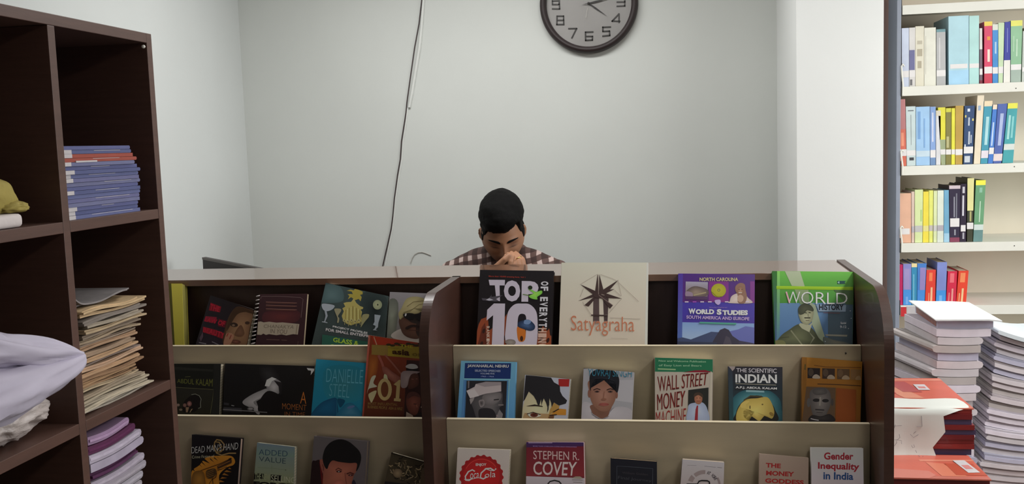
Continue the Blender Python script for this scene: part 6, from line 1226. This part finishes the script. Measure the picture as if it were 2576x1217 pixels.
bme.color_attributes.new('Col', 'FLOAT_COLOR', 'POINT'); bme.color_attributes['Col'].data.foreach_set('color', np.hstack([col, np.ones((n, 1))]).astype(np.float32).ravel())
man = empty('person', (cxm, 3.35, 0), 'man in a brown checked shirt sitting head bowed, clasped hands at his mouth', 'person')
body = link('body', bme, man, M_skin)

# hair: a shell lifted off the scalp above the hairline
bm = bmesh.new(); bmesh.ops.create_icosphere(bm, subdivisions=6, radius=1); mk = []
for v in bm.verts:
    d = v.co.copy(); p = head_surf(d); az = math.atan2(p.x, -p.y)      # 0 front, + viewer's right
    aa = abs(az)
    # hairline height around the head
    front = .050+.016*sst(.1, .62, az)-.004*sst(.0, .5, -az)
    side = -.012 if aa < 1.45 else -.0
    if aa < .62: zl = front
    elif aa < .95: zl = front+(.020-front)*sst(.62, .95, aa)
    elif aa < 1.35: zl = .020+(-.010-.020)*sst(.95, 1.15, aa)
    elif aa < 1.75: zl = -.010+(.034+.010)*sst(1.35, 1.45, aa)
    else: zl = .034+(-.085-.034)*sst(1.75, 2.1, aa)
    zl += .0035*mnoise.noise(Vector((az*9, 1, 2)))
    k = sst(zl-.002, zl+.010, p.z)
    up_ = sst(.03, .11, p.z)
    th = .0030+.0240*up_+.008*sst(.25, 1.0, d.z)*(1 if True else 0)
    th += .006*g(az, .1, .55)*g(p.z, .075, .03)                       # fringe volume
    th += .0050*mnoise.noise(Vector((p.x*28+3*p.z, p.y*22, p.z*36)))+.0018*mnoise.noise(p*120)
    th += .004*g(az, -.15, .5)*g(p.z, .135, .03)
    nrm = Vector((p.x/.0745**2, p.y/.096**2, p.z/.122**2)).normalized()
    v.co = HM@(p+nrm*(th*k-.003*(1-k))); mk.append(k)
bm.verts.ensure_lookup_table()
bmesh.ops.delete(bm, geom=[f for f in bm.faces if max(mk[v.index] for v in f.verts) < .001], context='FACES')
me = bpy.data.meshes.new('hair'); bm.to_mesh(me); bm.free(); me.polygons.foreach_set('use_smooth', [True]*len(me.polygons))
M_hair = mat('black_hair', (9, 8, 8), .7, .3, 60, .9, 190, spec=.12, stretch=(6, 1.2, 1.2)); link('hair', me, man, M_hair)
# eyebrows
for s in (-1, 1):
    m = MB(); rows = []
    for i in range(13):
        t = i/12; x = s*(.012+.039*t); zc = .0165+.0065*math.sin(t*2.3)-.003*t; hw = .0062*(1-.75*t)*(.55+.45*min(1, t*6))
        for zz in (zc-hw, zc-hw*.4, zc+hw*.4, zc+hw):
            dd = Vector((x/.0745, 0, zz/.122)); dd.y = -math.sqrt(max(.01, 1-dd.x**2-dd.z**2)); rows.append(HM@(head_surf(dd)+Vector((0, -.0016 if abs(zz-zc) < hw*.5 else -.0003, 0))))
    m.add(rows, [(i*4+j, i*4+j+1, (i+1)*4+j+1, (i+1)*4+j) for i in range(12) for j in range(3)]).build('eyebrow', M_hair, man, 0, True)

# ring on the left hand
rc = hit(1305, 648, 1, 3.100)
pts = [rc+Vector((.0125*math.cos(t)*.7, .0115*math.sin(t), .004*math.cos(t))) for t in [k*2*pi/20 for k in range(21)]]
ro = MB().tube(pts, .0016, 8, cap=False).build('finger_ring', mat('gold_ring', (214, 178, 110), .25, .05, metal=1), None, 0, True); tag(ro, 'thin gold finger ring worn on the hand held at the mouth', 'ring')

# plaid shirt
M_shirt, nt, b = newmat('brown_plaid_cloth'); N = nt.nodes; L = nt.links
tc = N.new('ShaderNodeTexCoord'); ns = N.new('ShaderNodeTexNoise'); ns.inputs['Scale'].default_value = 9; L.new(tc.outputs['Object'], ns.inputs[0])
vm = N.new('ShaderNodeVectorMath'); vm.operation = 'MULTIPLY_ADD'; vm.inputs[1].default_value = (.022, .022, .022); L.new(ns.outputs[1], vm.inputs[0]); L.new(tc.outputs['Object'], vm.inputs[2])
mp = N.new('ShaderNodeMapping'); mp.inputs['Rotation'].default_value = (0, math.radians(12), 0); L.new(vm.outputs[0], mp.inputs[0]); sp_ = N.new('ShaderNodeSeparateXYZ'); L.new(mp.outputs[0], sp_.inputs[0])
def band(sock, per, duty):
    a = N.new('ShaderNodeMath'); a.operation = 'DIVIDE'; a.inputs[1].default_value = per; L.new(sock, a.inputs[0]); f = N.new('ShaderNodeMath'); f.operation = 'FRACT'; L.new(a.outputs[0], f.inputs[0])
    r = N.new('ShaderNodeValToRGB'); e = r.color_ramp.elements; e[0].position = duty-.04; e[0].color = (0, 0, 0, 1); e[1].position = duty; e[1].color = (1, 1, 1, 1); L.new(f.outputs[0], r.inputs[0]); return r.outputs[0]
b1 = band(sp_.outputs[0], .034, .58); b2 = band(sp_.outputs[2], .034, .58); b3 = band(sp_.outputs[0], .034, .93)
c1, c2, c3 = lin((52, 32, 28)), lin((104, 78, 72)), lin((176, 156, 150))
def mixc(fac, a, b_):
    m = N.new('ShaderNodeMix'); m.data_type = 'RGBA'; L.new(fac, m.inputs[0])
    for sock, v in ((m.inputs[6], a), (m.inputs[7], b_)):
        if isinstance(v, tuple): sock.default_value = v
        else: L.new(v, sock)
    return m.outputs[2]
sm = N.new('ShaderNodeMath'); sm.operation = 'ADD'; L.new(b1, sm.inputs[0]); L.new(b2, sm.inputs[1]); hf = N.new('ShaderNodeMath'); hf.operation = 'MULTIPLY'; hf.inputs[1].default_value = .5; L.new(sm.outputs[0], hf.inputs[0])
x1 = mixc(hf.outputs[0], c1, c2); x2 = mixc(b3, x1, c3); x1b = N.new('ShaderNodeMath'); x1b.operation = 'MULTIPLY'; L.new(b1, x1b.inputs[0]); L.new(b2, x1b.inputs[1]); x3 = mixc(x1b.outputs[0], x1, c3)
L.new(x3, b.inputs['Base Color']); b.inputs['Roughness'].default_value = .85
sh = [limb([(cxm, 3.36, .60), (cxm, 3.365, .75), (cxm, 3.37, .92), (cxm, 3.35, 1.02)], [.150, .148, .156, .150], 30)]
sh.append(limb([SL+Vector((.0, .005, -.045)), (cxm-.10, 3.345, 1.108), (cxm, 3.355, 1.125), (cxm+.10, 3.345, 1.105), SRt+Vector((-.0, .005, -.045))], [.066, .076, .090, .076, .066], 24))
sh.append(limb([(cxm-.055, 3.36, 1.165), (cxm, 3.385, 1.185), (cxm+.055, 3.36, 1.163)], [.036, .040, .036], 18))
for S_, E_, Wr in ((SL, EL, WL), (SRt, ER, WR)):
    sh.append(limb([S_+Vector((0, 0, -.04)), (S_+E_)/2, E_], [.066, .058, .052], 20)); sh.append(limb([E_, E_.lerp(Wr, .35), E_.lerp(Wr, .62)], [.052, .050, .042], 18))
sme = remeshed(sh, .005, 4)
nrms = [v.normal.copy() for v in sme.vertices]; cos_ = [v.co.copy() for v in sme.vertices]
for i_, c_ in enumerate(cos_):
    k_ = mnoise.noise(Vector((c_.x*9, c_.y*9, c_.z*14)))*.004+abs(mnoise.noise(Vector((c_.x*20, c_.y*20, c_.z*10+5))))*.003; cos_[i_] = c_+nrms[i_]*k_
sme.vertices.foreach_set('co', np.array([tuple(c) for c in cos_], dtype=np.float32).ravel()); sme.update()
link('shirt', sme, man, M_shirt)
# collar, two leaves standing round the neck
def collar(s):
    rows = []; n_ = 9
    for i in range(n_+1):
        t = i/n_; a = pi/2-s*t*2.25     # from the nape to the throat
        cx_ = cxm+.002+.070*math.cos(a); cy_ = 3.338+.062*math.sin(a)
        for r_, zz, th_ in ((0, 1.198-.030*t, 0), (.010, 1.205-.032*t, 0), (.026+.010*t, 1.172-.048*t, 0), (.022+.010*t, 1.168-.048*t, 0), (.004, 1.190-.03*t, 0)):
            rows.append((cx_+r_*math.cos(a), cy_+r_*math.sin(a), zz))
    m = MB(); k = 5; fs = [(i*k+j, i*k+(j+1) % k, (i+1)*k+(j+1) % k, (i+1)*k+j) for i in range(n_) for j in range(k)]+[tuple(range(k)), tuple(n_*k+j for j in reversed(range(k)))]
    m.add(rows, fs).build('collar', M_shirt, man, 0, True)
collar(1); collar(-1)
tr_ = []
for s in (-1, 1):
    hip = Vector((cxm+s*.09, 3.36, .56)); kn = Vector((cxm+s*.13, 3.03, .55)); an = Vector((cxm+s*.13, 3.02, .14))
    tr_.append(limb([hip, hip.lerp(kn, .5), kn, kn.lerp(an, .4), an], [.102, .092, .072, .068, .056], 20))
tr_.append(limb([(cxm-.06, 3.37, .575), (cxm+.06, 3.37, .575)], [.115, .115], 20))
link('trousers', remeshed(tr_, .008, 3), man, mat('dark_trousers', (44, 46, 58), .85))
for s in (-1, 1):
    m = MB(); m.tube([(cxm+s*.13, 3.06, .045), (cxm+s*.13, 2.98, .045), (cxm+s*.13, 2.90, .037)], [.044, .043, .036], 16); m.build('shoe', mat('black_shoe', (24, 22, 22), .4), man, 0, True)
ch = empty('office_chair', (cxm, 3.40, 0), 'black office chair the man sits on behind the counter', 'chair')
M_ch = mat('black_fabric', (34, 34, 38), .9)
MB().box((cxm-.23, 3.17, .405), (cxm+.23, 3.60, .452)).build('seat', M_ch, ch, .02, True, 3)
MB().box((cxm-.20, 3.60, .56), (cxm+.20, 3.635, .98)).build('backrest', M_ch, ch, .014, True, 3)
MB().tube([(cxm, 3.42, .10), (cxm, 3.42, .404)], .028, 14).build('column', M_black, ch)
MB().tube([(cxm, 3.45, .395), (cxm, 3.66, .42), (cxm, 3.655, .70)], .015, 10).build('back_bracket', M_black, ch)
for k in range(5):
    a = k*2*pi/5+.3; e = (cxm+.24*math.cos(a), 3.42+.24*math.sin(a)*.9, .075)
    lg = MB().tube([(cxm, 3.42, .10), e], [.02, .014], 8).build('leg', M_black, ch); MB().tube([(e[0]-.012, e[1], .028), (e[0]+.012, e[1], .028)], .022, 12).build('caster', M_black, ch)
